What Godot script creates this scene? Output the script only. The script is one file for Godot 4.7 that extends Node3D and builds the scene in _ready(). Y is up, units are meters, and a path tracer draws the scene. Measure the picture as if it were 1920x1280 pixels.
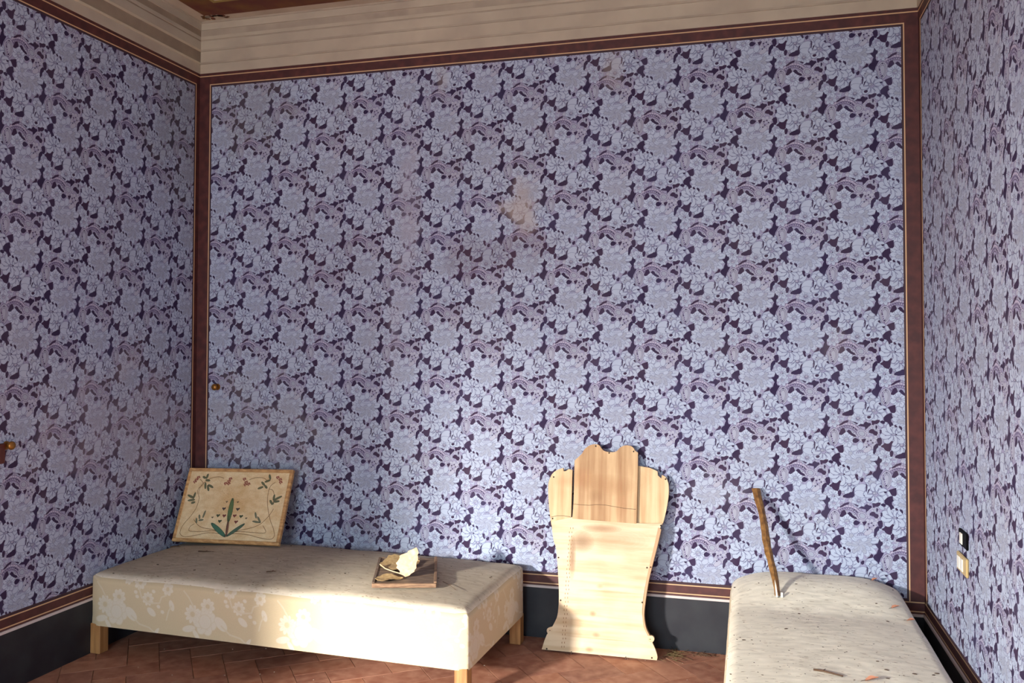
extends Node3D

# ---------------------------------------------------------------- room data
const W := 4.006          # room width (x)
const D := 6.8            # room depth (z), the back wall stands at z = 0
const H := 3.5            # ceiling
const YU := 3.1723        # upper cream line of the painted border
const YL := 3.1193        # lower cream line of the painted border
const BU := 0.3294        # cream line over the bottom band
const BL := 0.2861
const BW := 0.2689        # white fillet
const BAND_L := 0.074     # width of the corner bands
const BAND_LW := 0.0377
const BAND_R := 0.0665
const BAND_RW := 0.05
const WIN_Z0 := 3.6       # unseen opening in the left wall, placed to shape the side light
const WIN_Z1 := 6.4
const WIN_Y0 := 0.2
const WIN_Y1 := 2.6
const LIGHT_CUT := 1.685        # unseen shutter boards reach down to here to cut the light
const WALL_T := 0.45

var M := {}
var names := {}
var rng := RandomNumberGenerator.new()
var bed_shapes := []

func _ready():
	rng.seed = 7
	setup_camera()
	setup_light()
	make_materials()
	build_room()
	build_floor()
	build_ceiling()
	build_daybeds()
	build_painted_panel()
	build_headboard()
	build_tray()
	build_stick()
	build_switches()
	build_knobs()
	build_debris()

func setup_camera():
	var cam := Camera3D.new()
	cam.name = "camera"
	cam.near = 0.05
	cam.far = 60.0
	cam.projection = Camera3D.PROJECTION_FRUSTUM
	var f := 1620.6145
	cam.size = cam.near * 1280.0 / f
	cam.frustum_offset = Vector2(0.0, -cam.near * (640.0 - 599.94) / f)
	cam.transform = Transform3D(Basis(Vector3.UP, deg_to_rad(15.3114)) * Basis(Vector3.RIGHT, deg_to_rad(1.662)) * Basis(Vector3(0, 0, 1), deg_to_rad(0.1204)), Vector3(3.2043, 1.55, 4.5183))
	add_child(cam)
	cam.current = true

func setup_light():
	var we := WorldEnvironment.new()
	we.name = "world_environment"
	var e := Environment.new()
	e.background_mode = Environment.BG_SKY
	var sm := ProceduralSkyMaterial.new()
	sm.sky_top_color = Color(0.45, 0.6, 0.85)
	sm.sky_horizon_color = Color(0.85, 0.9, 0.95)
	sm.ground_bottom_color = Color(0.4, 0.36, 0.3)
	sm.ground_horizon_color = Color(0.6, 0.58, 0.52)
	var sky := Sky.new()
	sky.sky_material = sm
	e.sky = sky
	e.tonemap_mode = Environment.TONE_MAPPER_LINEAR
	e.tonemap_exposure = 1.7
	e.sdfgi_enabled = true
	e.ssao_enabled = true
	e.ssil_enabled = true
	we.environment = e
	add_child(we)
	# unseen warm daylight in the left-wall opening, placed to light daybeds and headboard
	var a := AreaLight3D.new()
	a.name = "unseen_left_daylight"
	a.area_size = Vector2(0.4, 0.36)
	a.area_normalize_energy = true
	a.light_energy = 76.0
	a.light_color = Color(1.0, 0.985, 0.95)
	a.area_range = 20.0
	a.area_attenuation = 2.0
	a.shadow_enabled = true
	a.position = Vector3(-0.3, 1.85, 6.0)
	add_child(a)
	a.look_at(Vector3(2.9, 0.5, 0.6), Vector3.UP)
	# unseen cooler daylight from behind the camera, placed to light the walls
	var b := AreaLight3D.new()
	b.name = "unseen_front_daylight"
	b.area_size = Vector2(1.7, 1.3)
	b.area_normalize_energy = true
	b.light_energy = 9.0
	b.light_color = Color(0.84, 0.95, 1.0)
	b.area_range = 20.0
	b.area_attenuation = 2.0
	b.shadow_enabled = true
	b.position = Vector3(2.2, 1.6, D + 0.1)
	add_child(b)
	b.look_at(Vector3(2.4, 0.9, 0.0), Vector3.UP)

# ---------------------------------------------------------------- helpers
func numbered(n: String) -> String:
	if not names.has(n):
		names[n] = 0
		return n
	names[n] += 1
	return "%s_%03d" % [n, names[n]]

func thing(n: String, label: String, category: String, at := Vector3.ZERO, group := "") -> Node3D:
	var o := Node3D.new()
	o.name = numbered(n)
	add_child(o)
	o.position = at
	tag(o, label, category, group)
	return o

func tag(o: Node, label: String, category: String, group := ""):
	o.set_meta("label", label)
	o.set_meta("category", category)
	if group != "":
		o.set_meta("group", group)

func structure(n: String, label: String, category: String) -> Node3D:
	var o := Node3D.new()
	o.name = n
	add_child(o)
	tag(o, label, category)
	o.set_meta("kind", "structure")
	return o

func put(mesh: Mesh, mat: Material, n: String, parent: Node, at := Transform3D.IDENTITY) -> MeshInstance3D:
	var mi := MeshInstance3D.new()
	mi.mesh = mesh
	mi.material_override = mat
	mi.transform = at
	mi.cast_shadow = GeometryInstance3D.SHADOW_CASTING_SETTING_ON
	if parent == self:
		mi.name = numbered(n)
		add_child(mi)
	else:
		mi.name = n
		parent.add_child(mi, true)
	return mi

func st_new() -> SurfaceTool:
	var st := SurfaceTool.new()
	st.begin(Mesh.PRIMITIVE_TRIANGLES)
	return st

func quad(st: SurfaceTool, a: Vector3, b: Vector3, c: Vector3, d: Vector3):   # clockwise seen from the front
	for p in [a, b, c, a, c, d]:
		st.add_vertex(p)

func box_mesh(lo: Vector3, hi: Vector3, chamfer := 0.0) -> ArrayMesh:
	var st := st_new()
	add_box(st, lo, hi, chamfer)
	st.generate_normals()
	return st.commit()

func add_box(st: SurfaceTool, lo: Vector3, hi: Vector3, c := 0.0):
	st.set_smooth_group(-1)
	if c <= 0.0:
		var p := []
		for i in 8:
			p.append(Vector3(hi.x if i & 1 else lo.x, hi.y if i & 2 else lo.y, hi.z if i & 4 else lo.z))
		for f in [[4, 6, 7, 5], [1, 3, 2, 0], [5, 7, 3, 1], [0, 2, 6, 4], [6, 2, 3, 7], [0, 4, 5, 1]]:
			quad(st, p[f[0]], p[f[1]], p[f[2]], p[f[3]])
		return
	# chamfered: for each corner three points, hull by hand
	var ctr := (lo + hi) / 2.0
	var h := (hi - lo) / 2.0
	var v := func(sx, sy, sz, ax):   # point of corner that lies on face of axis ax
		var q := Vector3(sx * (h.x - c), sy * (h.y - c), sz * (h.z - c))
		q[ax] = [sx, sy, sz][ax] * h[ax]
		return ctr + q
	var tri := func(a, b, d):
		var n: Vector3 = (b - a).cross(d - a)
		if n.dot((a + b + d) / 3.0 - ctr) > 0.0:
			st.add_vertex(a); st.add_vertex(d); st.add_vertex(b)
		else:
			st.add_vertex(a); st.add_vertex(b); st.add_vertex(d)
	for ax in 3:
		var u := (ax + 1) % 3
		var w := (ax + 2) % 3
		for s in [-1, 1]:
			var q := []
			for k in [[-1, -1], [1, -1], [1, 1], [-1, 1]]:
				var sg := [0, 0, 0]
				sg[ax] = s; sg[u] = k[0]; sg[w] = k[1]
				q.append(v.call(sg[0], sg[1], sg[2], ax))
			tri.call(q[0], q[1], q[2]); tri.call(q[0], q[2], q[3])
		# edges along axis ax, between faces u and w
		for su in [-1, 1]:
			for sw in [-1, 1]:
				var q := []
				for e in [[-1, u], [1, u], [1, w], [-1, w]]:
					var sg := [0, 0, 0]
					sg[ax] = e[0]; sg[u] = su; sg[w] = sw
					q.append(v.call(sg[0], sg[1], sg[2], e[1]))
				tri.call(q[0], q[1], q[2]); tri.call(q[0], q[2], q[3])
	for sx in [-1, 1]:
		for sy in [-1, 1]:
			for sz in [-1, 1]:
				tri.call(v.call(sx, sy, sz, 0), v.call(sx, sy, sz, 1), v.call(sx, sy, sz, 2))

func sphere(r: float, seg := 12) -> SphereMesh:
	var s := SphereMesh.new()
	s.radius = r
	s.height = 2.0 * r
	s.radial_segments = seg
	s.rings = seg / 2
	return s

# a flat outline in the xy plane, extruded from z0 (back) to z1 (front); UV from map rect
func prism(poly: PackedVector2Array, z0: float, z1: float, uv0 := Vector2.ZERO, uvs := Vector2.ONE, chamfer := 0.0) -> ArrayMesh:
	var p := poly.duplicate()
	if Geometry2D.is_polygon_clockwise(p):
		p.reverse()
	var st := st_new()
	st.set_smooth_group(-1)
	var idx := Geometry2D.triangulate_polygon(p)
	var add := func(q: Vector2, z: float):
		st.set_uv(Vector2((q.x - uv0.x) / uvs.x, 1.0 - (q.y - uv0.y) / uvs.y))
		st.add_vertex(Vector3(q.x, q.y, z))
	var front := p
	if chamfer > 0.0:
		var off := Geometry2D.offset_polygon(p, -chamfer)
		if off.size() == 1:
			front = off[0]
		if front.size() != p.size():
			front = p
	var zc := z1 - chamfer if front != p else z1
	var idf := Geometry2D.triangulate_polygon(front)
	for i in range(0, idf.size(), 3):
		var a: Vector2 = front[idf[i]]; var b: Vector2 = front[idf[i + 1]]; var c: Vector2 = front[idf[i + 2]]
		if (b - a).cross(c - a) > 0.0:
			add.call(a, z1); add.call(c, z1); add.call(b, z1)
		else:
			add.call(a, z1); add.call(b, z1); add.call(c, z1)
	for i in range(0, idx.size(), 3):
		var a: Vector2 = p[idx[i]]; var b: Vector2 = p[idx[i + 1]]; var c: Vector2 = p[idx[i + 2]]
		if (b - a).cross(c - a) > 0.0:
			add.call(a, z0); add.call(b, z0); add.call(c, z0)
		else:
			add.call(a, z0); add.call(c, z0); add.call(b, z0)
	for i in p.size():
		var a: Vector2 = p[i]; var b: Vector2 = p[(i + 1) % p.size()]
		add.call(a, z0); add.call(a, zc); add.call(b, zc)
		add.call(a, z0); add.call(b, zc); add.call(b, z0)
		if front != p:
			var a2: Vector2 = front[i]; var b2: Vector2 = front[(i + 1) % p.size()]
			add.call(a, zc); add.call(a2, z1); add.call(b2, z1)
			add.call(a, zc); add.call(b2, z1); add.call(b, zc)
	st.generate_normals()
	st.generate_tangents()
	return st.commit()

func smooth_closed(pts: PackedVector2Array, corners := {}, steps := 4) -> PackedVector2Array:   # Catmull-Rom through the points, sharp at the listed ones
	var out := PackedVector2Array()
	var n := pts.size()
	for i in n:
		var p1 := pts[i]; var p2 := pts[(i + 1) % n]
		var p0 := pts[(i - 1 + n) % n]; var p3 := pts[(i + 2) % n]
		if corners.has(i): p0 = p1
		if corners.has((i + 1) % n): p3 = p2
		for k in steps:
			out.append(p1.cubic_interpolate(p2, p0, p3, float(k) / steps))
	return out

func tube(st: SurfaceTool, pts: Array, radii: Array, seg := 6):
	st.set_smooth_group(0)
	var rings := []
	for i in pts.size():
		var t: Vector3 = (pts[mini(i + 1, pts.size() - 1)] - pts[maxi(i - 1, 0)]).normalized()
		var s := t.cross(Vector3(0.13, 0.97, 0.2)).normalized()
		var u := s.cross(t).normalized()
		var ring := []
		for k in seg:
			var an := TAU * k / seg
			ring.append(pts[i] + (s * cos(an) + u * sin(an)) * radii[i])
		rings.append(ring)
	for i in rings.size() - 1:
		for k in seg:
			var k2 := (k + 1) % seg
			quad(st, rings[i][k], rings[i][k2], rings[i + 1][k2], rings[i + 1][k])
	for e in [0, rings.size() - 1]:
		for k in range(1, seg - 1):
			if e == 0:
				st.add_vertex(rings[e][0]); st.add_vertex(rings[e][k + 1]); st.add_vertex(rings[e][k])
			else:
				st.add_vertex(rings[e][0]); st.add_vertex(rings[e][k]); st.add_vertex(rings[e][k + 1])

# ---------------------------------------------------------------- painting prints
class Paint:
	var w: int
	var h: int
	var b := PackedByteArray()
	var sx := 1.0
	var sy := 1.0
	var ox := 0.0
	var oy := 0.0
	var wrap := true
	var twins: Array[Vector2] = [Vector2.ZERO]
	func _init(ww: int, hh: int, c: Color):
		w = ww
		h = hh
		b.resize(w * h * 3)
		var r := c.r8; var g := c.g8; var l := c.b8
		for i in w * h:
			b[i * 3] = r; b[i * 3 + 1] = g; b[i * 3 + 2] = l
	func ellipse(cx: float, cy: float, rx: float, ry: float, ang: float, c: Color, edge: Color, ew := 0.14, soft := 1.0):
		# crop units; angle in radians
		var ca := cos(ang); var sa := sin(ang)
		var rr := maxf(rx, ry)
		var fr := int(c.r8); var fg := int(c.g8); var fb := int(c.b8)
		var er := int(edge.r8); var eg := int(edge.g8); var eb := int(edge.b8)
		var lim := 1.0 - ew
		lim *= lim
		for tw in twins:
			var x0 := (cx - ox) * sx + tw.x
			var y0 := (cy - oy) * sy + tw.y
			for py in range(int(floor(y0 - rr * sy)), int(ceil(y0 + rr * sy)) + 1):
				var dy := (py - y0) / sy
				var wy := py
				if wrap: wy = posmod(py, h)
				elif py < 0 or py >= h: continue
				for px in range(int(floor(x0 - rr * sx)), int(ceil(x0 + rr * sx)) + 1):
					var dx := (px - x0) / sx
					var u := (dx * ca + dy * sa) / rx
					var v := (-dx * sa + dy * ca) / ry
					var q := u * u + v * v
					if q > 1.0: continue
					var wx := px
					if wrap: wx = posmod(px, w)
					elif px < 0 or px >= w: continue
					var i := (wy * w + wx) * 3
					if q > lim:
						b[i] = er; b[i + 1] = eg; b[i + 2] = eb
					elif soft < 1.0:
						b[i] = int(lerpf(b[i], fr, soft)); b[i + 1] = int(lerpf(b[i + 1], fg, soft)); b[i + 2] = int(lerpf(b[i + 2], fb, soft))
					else:
						b[i] = fr; b[i + 1] = fg; b[i + 2] = fb
	func poly(pts: PackedVector2Array, c: Color, soft := 1.0):
		var fr := int(c.r8); var fg := int(c.g8); var fb := int(c.b8)
		for tw in twins:
			var p := PackedVector2Array()
			var lo := 1e9; var hi := -1e9
			for q in pts:
				var r := Vector2((q.x - ox) * sx + tw.x, (q.y - oy) * sy + tw.y)
				p.append(r)
				lo = minf(lo, r.y); hi = maxf(hi, r.y)
			for py in range(int(floor(lo)), int(ceil(hi)) + 1):
				var xs := []
				var y := py + 0.5
				for i in p.size():
					var a := p[i]; var d := p[(i + 1) % p.size()]
					if (a.y <= y) != (d.y <= y):
						xs.append(a.x + (y - a.y) / (d.y - a.y) * (d.x - a.x))
				xs.sort()
				var wy := py
				if wrap: wy = posmod(py, h)
				elif py < 0 or py >= h: continue
				for k in range(0, xs.size() - 1, 2):
					for px in range(int(round(xs[k])), int(round(xs[k + 1]))):
						var wx := px
						if wrap: wx = posmod(px, w)
						elif px < 0 or px >= w: continue
						var i := (wy * w + wx) * 3
						if soft < 1.0:
							b[i] = int(lerpf(b[i], fr, soft)); b[i + 1] = int(lerpf(b[i + 1], fg, soft)); b[i + 2] = int(lerpf(b[i + 2], fb, soft))
						else:
							b[i] = fr; b[i + 1] = fg; b[i + 2] = fb
	func line(pts: Array, r: float, c: Color, soft := 1.0):
		for i in pts.size() - 1:
			var a: Vector2 = pts[i]; var d: Vector2 = pts[i + 1]
			var n := maxi(1, int(a.distance_to(d) / maxf(r * 0.7, 0.5)))
			for k in n:
				var q := a.lerp(d, float(k) / n)
				ellipse(q.x, q.y, r, r, 0.0, c, c, 0.0, soft)
	func flower(cx: float, cy: float, r: float, n: int, ph: float, wid: float, c: Color, edge: Color, r0 := 0.25, squash := 1.0):
		for k in n:
			var a := ph + TAU * k / n
			var rm := r * (0.5 + r0 * 0.5)
			var len := r * (1.0 - r0) * 0.5
			var an := atan2(sin(a) * squash, cos(a))
			ellipse(cx + cos(a) * rm, cy + sin(a) * rm * squash, len, wid, an, c, edge, 0.13)
			var q0 := Vector2(cx + cos(a) * r * 0.3, cy + sin(a) * r * 0.3 * squash)
			var q1 := Vector2(cx + cos(a) * r * 0.62, cy + sin(a) * r * 0.62 * squash)
			line([q0, q1], maxf(2.4, wid * 0.09), edge)
	func image() -> Image:
		var im := Image.create_from_data(w, h, false, Image.FORMAT_RGB8, b)
		return im

func pv(a: Array) -> PackedVector2Array:
	var p := PackedVector2Array()
	for i in range(0, a.size(), 2):
		p.append(Vector2(a[i], a[i + 1]))
	return p

func swell(p: PackedVector2Array, k: float) -> PackedVector2Array:
	var c := Vector2.ZERO
	for q in p: c += q
	c /= p.size()
	var out := PackedVector2Array()
	for q in p: out.append(c + (q - c) * k)
	return out

func wallpaper_image() -> Image:
	var light := Color8(173, 183, 204)
	var light2 := Color8(165, 174, 197)
	var grey := Color8(156, 162, 180)
	var lace := Color8(170, 172, 191)
	var line_c := Color8(114, 117, 147)
	var line_p := Color8(122, 117, 145)
	var dark := Color8(42, 28, 62)
	var p := Paint.new(1024, 860, Color8(150, 148, 178))
	p.sx = 1024.0 / 1424.0
	p.sy = 860.0 / 1192.0
	p.twins.append(Vector2(512, 430))
	var r := RandomNumberGenerator.new()
	r.seed = 31
	for i in 240:   # leafy filling between the flowers
		var c: Color = [light2, lace, grey, lace][i % 4]
		var rx := r.randf_range(26, 62)
		p.ellipse(r.randf_range(0, 720), r.randf_range(0, 1192), rx, rx * r.randf_range(0.32, 0.6), r.randf() * PI, c, line_p, 0.16)
	# lace arch, paisley and ring
	for k in 15:
		var a := deg_to_rad(208.0 + k * 9.6)
		p.ellipse(650 + cos(a) * 190, 430 + sin(a) * 195, 34, 62, a + PI / 2 + 0.5, lace, line_p, 0.2)
	for k in 12:
		var a := deg_to_rad(212.0 + k * 11.0)
		p.ellipse(650 + cos(a) * 205, 430 + sin(a) * 205, 13, 22, a, Color8(186, 178, 200), line_p, 0.25)
		p.ellipse(655 + cos(a) * 168, 430 + sin(a) * 170, 9, 12, a, Color8(96, 80, 122), line_p, 0.2)
	for k in 34:
		var a := deg_to_rad(206.0 + k * 4.2)
		for q in [[182.0, 6.0], [150.0, 5.0], [222.0, 5.0]]:
			p.ellipse(650 + cos(a) * q[0], 430 + sin(a) * q[0], q[1] * 1.5, q[1], a + 0.9, Color8(92, 76, 112), line_p, 0.2)
	p.ellipse(850, 360, 75, 62, 0.5, lace, line_p, 0.14)
	for k in 9:
		var a := k * 0.7
		p.line([Vector2(850, 360), Vector2(850 + cos(a) * 62, 360 + sin(a) * 50)], 2.4, line_p)
	p.ellipse(850, 360, 50, 40, 0.5, grey, line_p, 0.2)
	p.ellipse(462, 425, 84, 142, 0.16, lace, line_p, 0.09)
	p.ellipse(462, 425, 62, 116, 0.16, Color8(154, 158, 174), line_p, 0.1)
	p.ellipse(462, 425, 40, 86, 0.16, Color8(164, 167, 186), line_p, 0.12)
	for k in 7:
		p.ellipse(424 + k * 6, 360 + k * 30, 9, 12, 0.3, Color8(100, 84, 126), line_p, 0.2)
	for k in 16:
		var a := deg_to_rad(150.0 + k * 18.0)
		p.ellipse(1000 + cos(a) * 78, 325 + sin(a) * 82, 30, 17, a + PI / 2, lace, line_p, 0.2)
	# stems
	p.line([Vector2(720, 900), Vector2(735, 980), Vector2(760, 1060)], 14, light2)
	p.line([Vector2(700, 900), Vector2(716, 985), Vector2(745, 1070)], 3.4, line_c)
	p.line([Vector2(735, 900), Vector2(752, 985), Vector2(780, 1060)], 3.4, line_c)
	# leaf-like flowers right of the big blossom
	p.flower(1175, 790, 95, 7, 0.4, 25, light, line_c)
	p.flower(1110, 590, 80, 6, 0.2, 25, light2, line_c)
	p.flower(1165, 680, 108, 6, 0.0, 38, light, line_c, 0.15)
	# lacy cluster
	p.flower(955, 490, 105, 8, 0.3, 28, lace, line_p)
	for q in [[1000, 490], [945, 525], [915, 555], [975, 455], [930, 470]]:
		p.ellipse(q[0], q[1], 10, 10, 0, dark, dark, 0)
	# daisies
	p.flower(640, 455, 122, 7, 0.15, 42, Color8(177, 187, 208), line_c)
	p.flower(90, 740, 105, 9, 0.1, 28, light, line_c)
	for k in 6:
		p.ellipse(90 + cos(k * 1.05) * 18, 740 + sin(k * 1.05) * 18, 5, 5, 0, dark, dark, 0)
	p.flower(675, 1105, 165, 8, 0.25, 54, light, line_c, 0.15)
	for k in 9:
		p.ellipse(680 + cos(k * 0.7) * 26, 1100 + sin(k * 0.7) * 24, 5, 5, 0, dark, dark, 0)
	p.flower(570, 960, 198, 9, 0.15, 56, light, line_c, 0.15, 0.78)
	p.ellipse(605, 960, 11, 11, 0, dark, dark, 0)
	# double flower and its bud
	p.ellipse(115, 560, 95, 62, -0.5, light, line_c, 0.08)
	p.ellipse(120, 640, 95, 50, 0.2, light, line_c, 0.08)
	p.ellipse(285, 450, 120, 95, 0.3, light2, line_c, 0.08)
	p.ellipse(280, 470, 70, 55, 0.3, grey, line_c, 0.1)
	p.ellipse(290, 420, 45, 30, 0.3, light, line_c, 0.16)
	p.ellipse(360, 480, 50, 34, 1.0, light, line_c, 0.16)
	p.ellipse(205, 440, 45, 32, -0.6, light, line_c, 0.16)
	p.flower(320, 635, 172, 9, 0.3, 54, light, line_c, 0.18)
	p.ellipse(305, 620, 38, 30, 0, grey, line_c, 0.2)
	for k in 8:
		p.ellipse(300 + cos(k * 0.8) * 22, 620 + sin(k * 0.8) * 18, 5, 5, 0, Color8(84, 70, 108), dark, 0)
	p.ellipse(500, 620, 44, 24, 1.2, light, line_c, 0.14)
	# the big blossom
	for k in 15:
		var a := TAU * k / 15.0 + 0.22
		var rr := 1.0 + 0.10 * sin(k * 2.4)
		p.ellipse(800 + cos(a) * 186 * rr, 742 + sin(a) * 158 * rr, 88, 44, atan2(sin(a) * 0.9, cos(a)), light, line_c, 0.09)
		p.line([Vector2(800 + cos(a) * 150 * rr, 742 + sin(a) * 126 * rr), Vector2(800 + cos(a) * 215 * rr, 742 + sin(a) * 184 * rr)], 2.6, line_c)
	for k in 13:
		var a := TAU * k / 13.0 + 0.1
		p.ellipse(800 + cos(a) * 112, 752 + sin(a) * 96, 78, 36, a, light2 if k % 2 else grey, line_c, 0.09)
		p.line([Vector2(800 + cos(a) * 70, 752 + sin(a) * 60), Vector2(800 + cos(a) * 145, 752 + sin(a) * 125)], 2.4, Color8(128, 132, 156))
	for k in 11:
		var a := TAU * k / 11.0
		p.ellipse(800 + cos(a) * 50, 770 + sin(a) * 46, 62, 20, a, grey if k % 2 else Color8(160, 167, 188), Color8(128, 132, 156), 0.12)
	for k in 7:
		var a := deg_to_rad(200.0 + k * 23.0)
		p.ellipse(808 + cos(a) * 70, 720 + sin(a) * 58, 46, 30, a, light, line_c, 0.09)
	p.ellipse(815, 645, 92, 36, 0.0, light2, line_c, 0.08)
	for k in 5:
		p.line([Vector2(775 + k * 26, 650 - k * 3), Vector2(790 + k * 26, 622 - k * 3), Vector2(815 + k * 22, 606)], 3.6, Color8(92, 80, 118))
	p.ellipse(745, 575, 62, 40, -0.5, light, line_c, 0.1)
	p.ellipse(830, 540, 44, 62, 0.15, light, line_c, 0.1)
	p.ellipse(925, 590, 70, 36, -0.6, lace, line_p, 0.12)
	# dark ground showing through
	var gaps := [
		[262, 178, 310, 176, 345, 165, 362, 108, 378, 140, 402, 150, 400, 175, 378, 200, 375, 245, 385, 270, 412, 275, 400, 300, 375, 345, 365, 380, 350, 414, 335, 385, 300, 360, 290, 335, 300, 310, 330, 290, 340, 250, 350, 230, 320, 188],
		[500, 580, 520, 565, 560, 550, 590, 540, 592, 580, 595, 620, 580, 640, 545, 640, 525, 610, 515, 590],
		[452, 720, 480, 690, 520, 670, 545, 670, 545, 700, 555, 720, 535, 740, 535, 770, 555, 795, 560, 815, 540, 820, 520, 840, 508, 800, 490, 780, 465, 775, 450, 750],
		[275, 765, 320, 768, 345, 755, 380, 755, 382, 775, 365, 800, 340, 815, 310, 812, 300, 830, 283, 825, 280, 790],
		[105, 835, 130, 820, 165, 825, 180, 808, 200, 815, 255, 810, 262, 830, 235, 850, 210, 880, 195, 885, 190, 860, 150, 855, 125, 850],
		[395, 775, 420, 765, 450, 775, 450, 800, 430, 808, 400, 795],
		[580, 830, 600, 822, 618, 840, 610, 855, 590, 850],
		[645, 838, 672, 845, 684, 870, 675, 897, 660, 875, 645, 858],
		[215, 712, 235, 700, 258, 700, 265, 720, 245, 735, 225, 732],
		[372, 518, 395, 500, 405, 515, 412, 540, 390, 535],
		[428, 592, 470, 590, 460, 615, 445, 615],
		[755, 965, 780, 958, 795, 970, 790, 1000, 800, 1025, 785, 1035, 770, 1015],
		[825, 1025, 850, 1005, 868, 1015, 860, 1050, 840, 1060, 828, 1048],
		[410, 1130, 440, 1110, 455, 1090, 475, 1100, 500, 1100, 530, 1065, 555, 1070, 540, 1095, 530, 1130, 525, 1170, 510, 1195, 480, 1190, 455, 1175, 440, 1150, 420, 1145],
		[345, 1045, 360, 1025, 395, 1018, 405, 1050, 405, 1090, 385, 1120, 370, 1115, 358, 1085, 350, 1065],
		[300, 1150, 320, 1120, 345, 1105, 362, 1120, 355, 1150, 335, 1175, 325, 1215, 310, 1240, 295, 1225, 298, 1190],
		[520, 1215, 545, 1195, 558, 1210, 560, 1240, 545, 1275, 525, 1270, 520, 1240],
		[600, 1260, 640, 1240, 670, 1230, 690, 1215, 710, 1215, 725, 1160, 750, 1145, 735, 1185, 735, 1220, 740, 1260, 720, 1290, 650, 1300, 590, 1290],
		[955, 345, 960, 320, 985, 300, 1010, 300, 1025, 320, 1055, 330, 1060, 350, 1045, 380, 1020, 375, 1000, 355, 970, 350],
		[1100, 305, 1118, 305, 1120, 330, 1108, 360, 1098, 345],
		[1040, 250, 1055, 240, 1062, 265, 1050, 290, 1040, 280],
		[545, 375, 560, 335, 580, 300, 605, 295, 620, 320, 625, 345, 600, 365, 575, 385],
		[655, 340, 680, 318, 700, 330, 720, 360, 755, 380, 770, 400, 745, 405, 710, 390, 680, 365],
		[550, 240, 575, 215, 605, 195, 640, 180, 662, 180, 655, 200, 620, 215, 590, 235, 560, 248],
		[740, 195, 770, 200, 800, 215, 785, 224, 755, 214],
		[735, 450, 760, 432, 795, 445, 810, 460, 795, 480, 770, 495, 740, 490, 730, 470],
		[850, 450, 875, 440, 905, 440, 895, 465, 880, 490, 865, 485, 855, 465],
		[885, 230, 895, 205, 915, 195, 935, 210, 965, 210, 970, 230, 945, 255, 920, 270, 905, 300, 900, 265],
		[945, 935, 960, 905, 985, 915, 985, 940, 965, 955, 940, 960, 910, 965],
		[190, 500, 200, 500, 208, 540, 200, 590, 190, 590],
		[220, 580, 245, 560, 238, 580, 220, 620, 208, 640]]
	var gi := 0
	for g in gaps:
		var f: float = [0.0, 0.25, 0.1, 0.35, 0.15][gi % 5]
		p.poly(swell(pv(g), 1.08 if gi in [3, 4, 17] else 1.2), dark.lerp(Color8(72, 44, 66), f))
		gi += 1
	for q in [[815, 245, 9], [735, 275, 8], [760, 290, 7], [790, 270, 6], [230, 450, 7], [165, 660, 7], [1180, 690, 8], [915, 555, 10], [60, 905, 8], [20, 880, 8], [470, 320, 10], [430, 410, 9], [465, 505, 11]]:
		p.ellipse(q[0], q[1], q[2], q[2], 0, dark, dark, 0)
	return p.image()

# large soft stains and fading over a whole wall, mixed over the print (alpha = strength)
func stain_image(seed_: int, aw: float, ah: float, marks: Array) -> Image:
	var w := 360
	var h := int(w * ah / aw)
	var n := FastNoiseLite.new()
	n.seed = seed_
	n.frequency = 0.02
	n.fractal_octaves = 4
	var n2 := FastNoiseLite.new()
	n2.seed = seed_ + 5
	n2.frequency = 0.055
	n2.fractal_octaves = 3
	var im := Image.create(w, h, false, Image.FORMAT_RGBA8)
	for y in h:
		for x in w:
			var a := n.get_noise_2d(x, y)
			var c := n2.get_noise_2d(x + 200, y)
			var col := Color8(128, 116, 122).lerp(Color8(118, 120, 162), clampf(0.5 + a * 1.6, 0, 1))
			var al := 0.03 + 0.10 * clampf(0.4 + c * 1.2, 0, 1)
			var u := float(x) / w * aw
			var v := ah - float(y) / h * ah
			for m in marks:   # x, y, rx, ry, colour, strength
				var d := Vector2((u - m[0]) / m[2], (v - m[1]) / m[3])
				var q := d.length() + c * 0.5
				if q < 1.0:
					var k: float = smoothstep(1.0, 0.25, q) * m[5]
					col = col.lerp(m[4], k / (k + al))
					al = maxf(al, k)
			im.set_pixel(x, y, Color(col.r, col.g, col.b, al))
	return im

func tex(im: Image) -> ImageTexture:
	im.generate_mipmaps()
	return ImageTexture.create_from_image(im)

func noise_tex(c0: Color, c1: Color, freq: float, seed_: int, stretch := Vector2.ONE, size := 256, mid := 0.5) -> ImageTexture:
	var n := FastNoiseLite.new()
	n.seed = seed_
	n.frequency = freq
	n.fractal_octaves = 4
	var im := Image.create(size, size, false, Image.FORMAT_RGB8)
	for y in size:
		for x in size:
			# wrap by blending two shifted copies
			var t := float(x) / size
			var s := float(y) / size
			var a := lerpf(n.get_noise_2d(x * stretch.x, y * stretch.y), n.get_noise_2d((x - size) * stretch.x, y * stretch.y), t)
			var b := lerpf(n.get_noise_2d(x * stretch.x, (y - size) * stretch.y), n.get_noise_2d((x - size) * stretch.x, (y - size) * stretch.y), t)
			im.set_pixel(x, y, c0.lerp(c1, clampf(mid + lerpf(a, b, s) * 1.3, 0, 1)))
	return tex(im)

func mat(c: Color, rough := 0.8, metal := 0.0) -> StandardMaterial3D:
	var m := StandardMaterial3D.new()
	m.albedo_color = c
	m.roughness = rough
	m.metallic = metal
	return m

func tri_mat(t: Texture2D, scale: float, rough := 0.85, world := true) -> StandardMaterial3D:
	var m := mat(Color.WHITE, rough)
	m.albedo_texture = t
	m.uv1_triplanar = true
	m.uv1_world_triplanar = world
	m.uv1_scale = Vector3.ONE * scale
	return m

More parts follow.
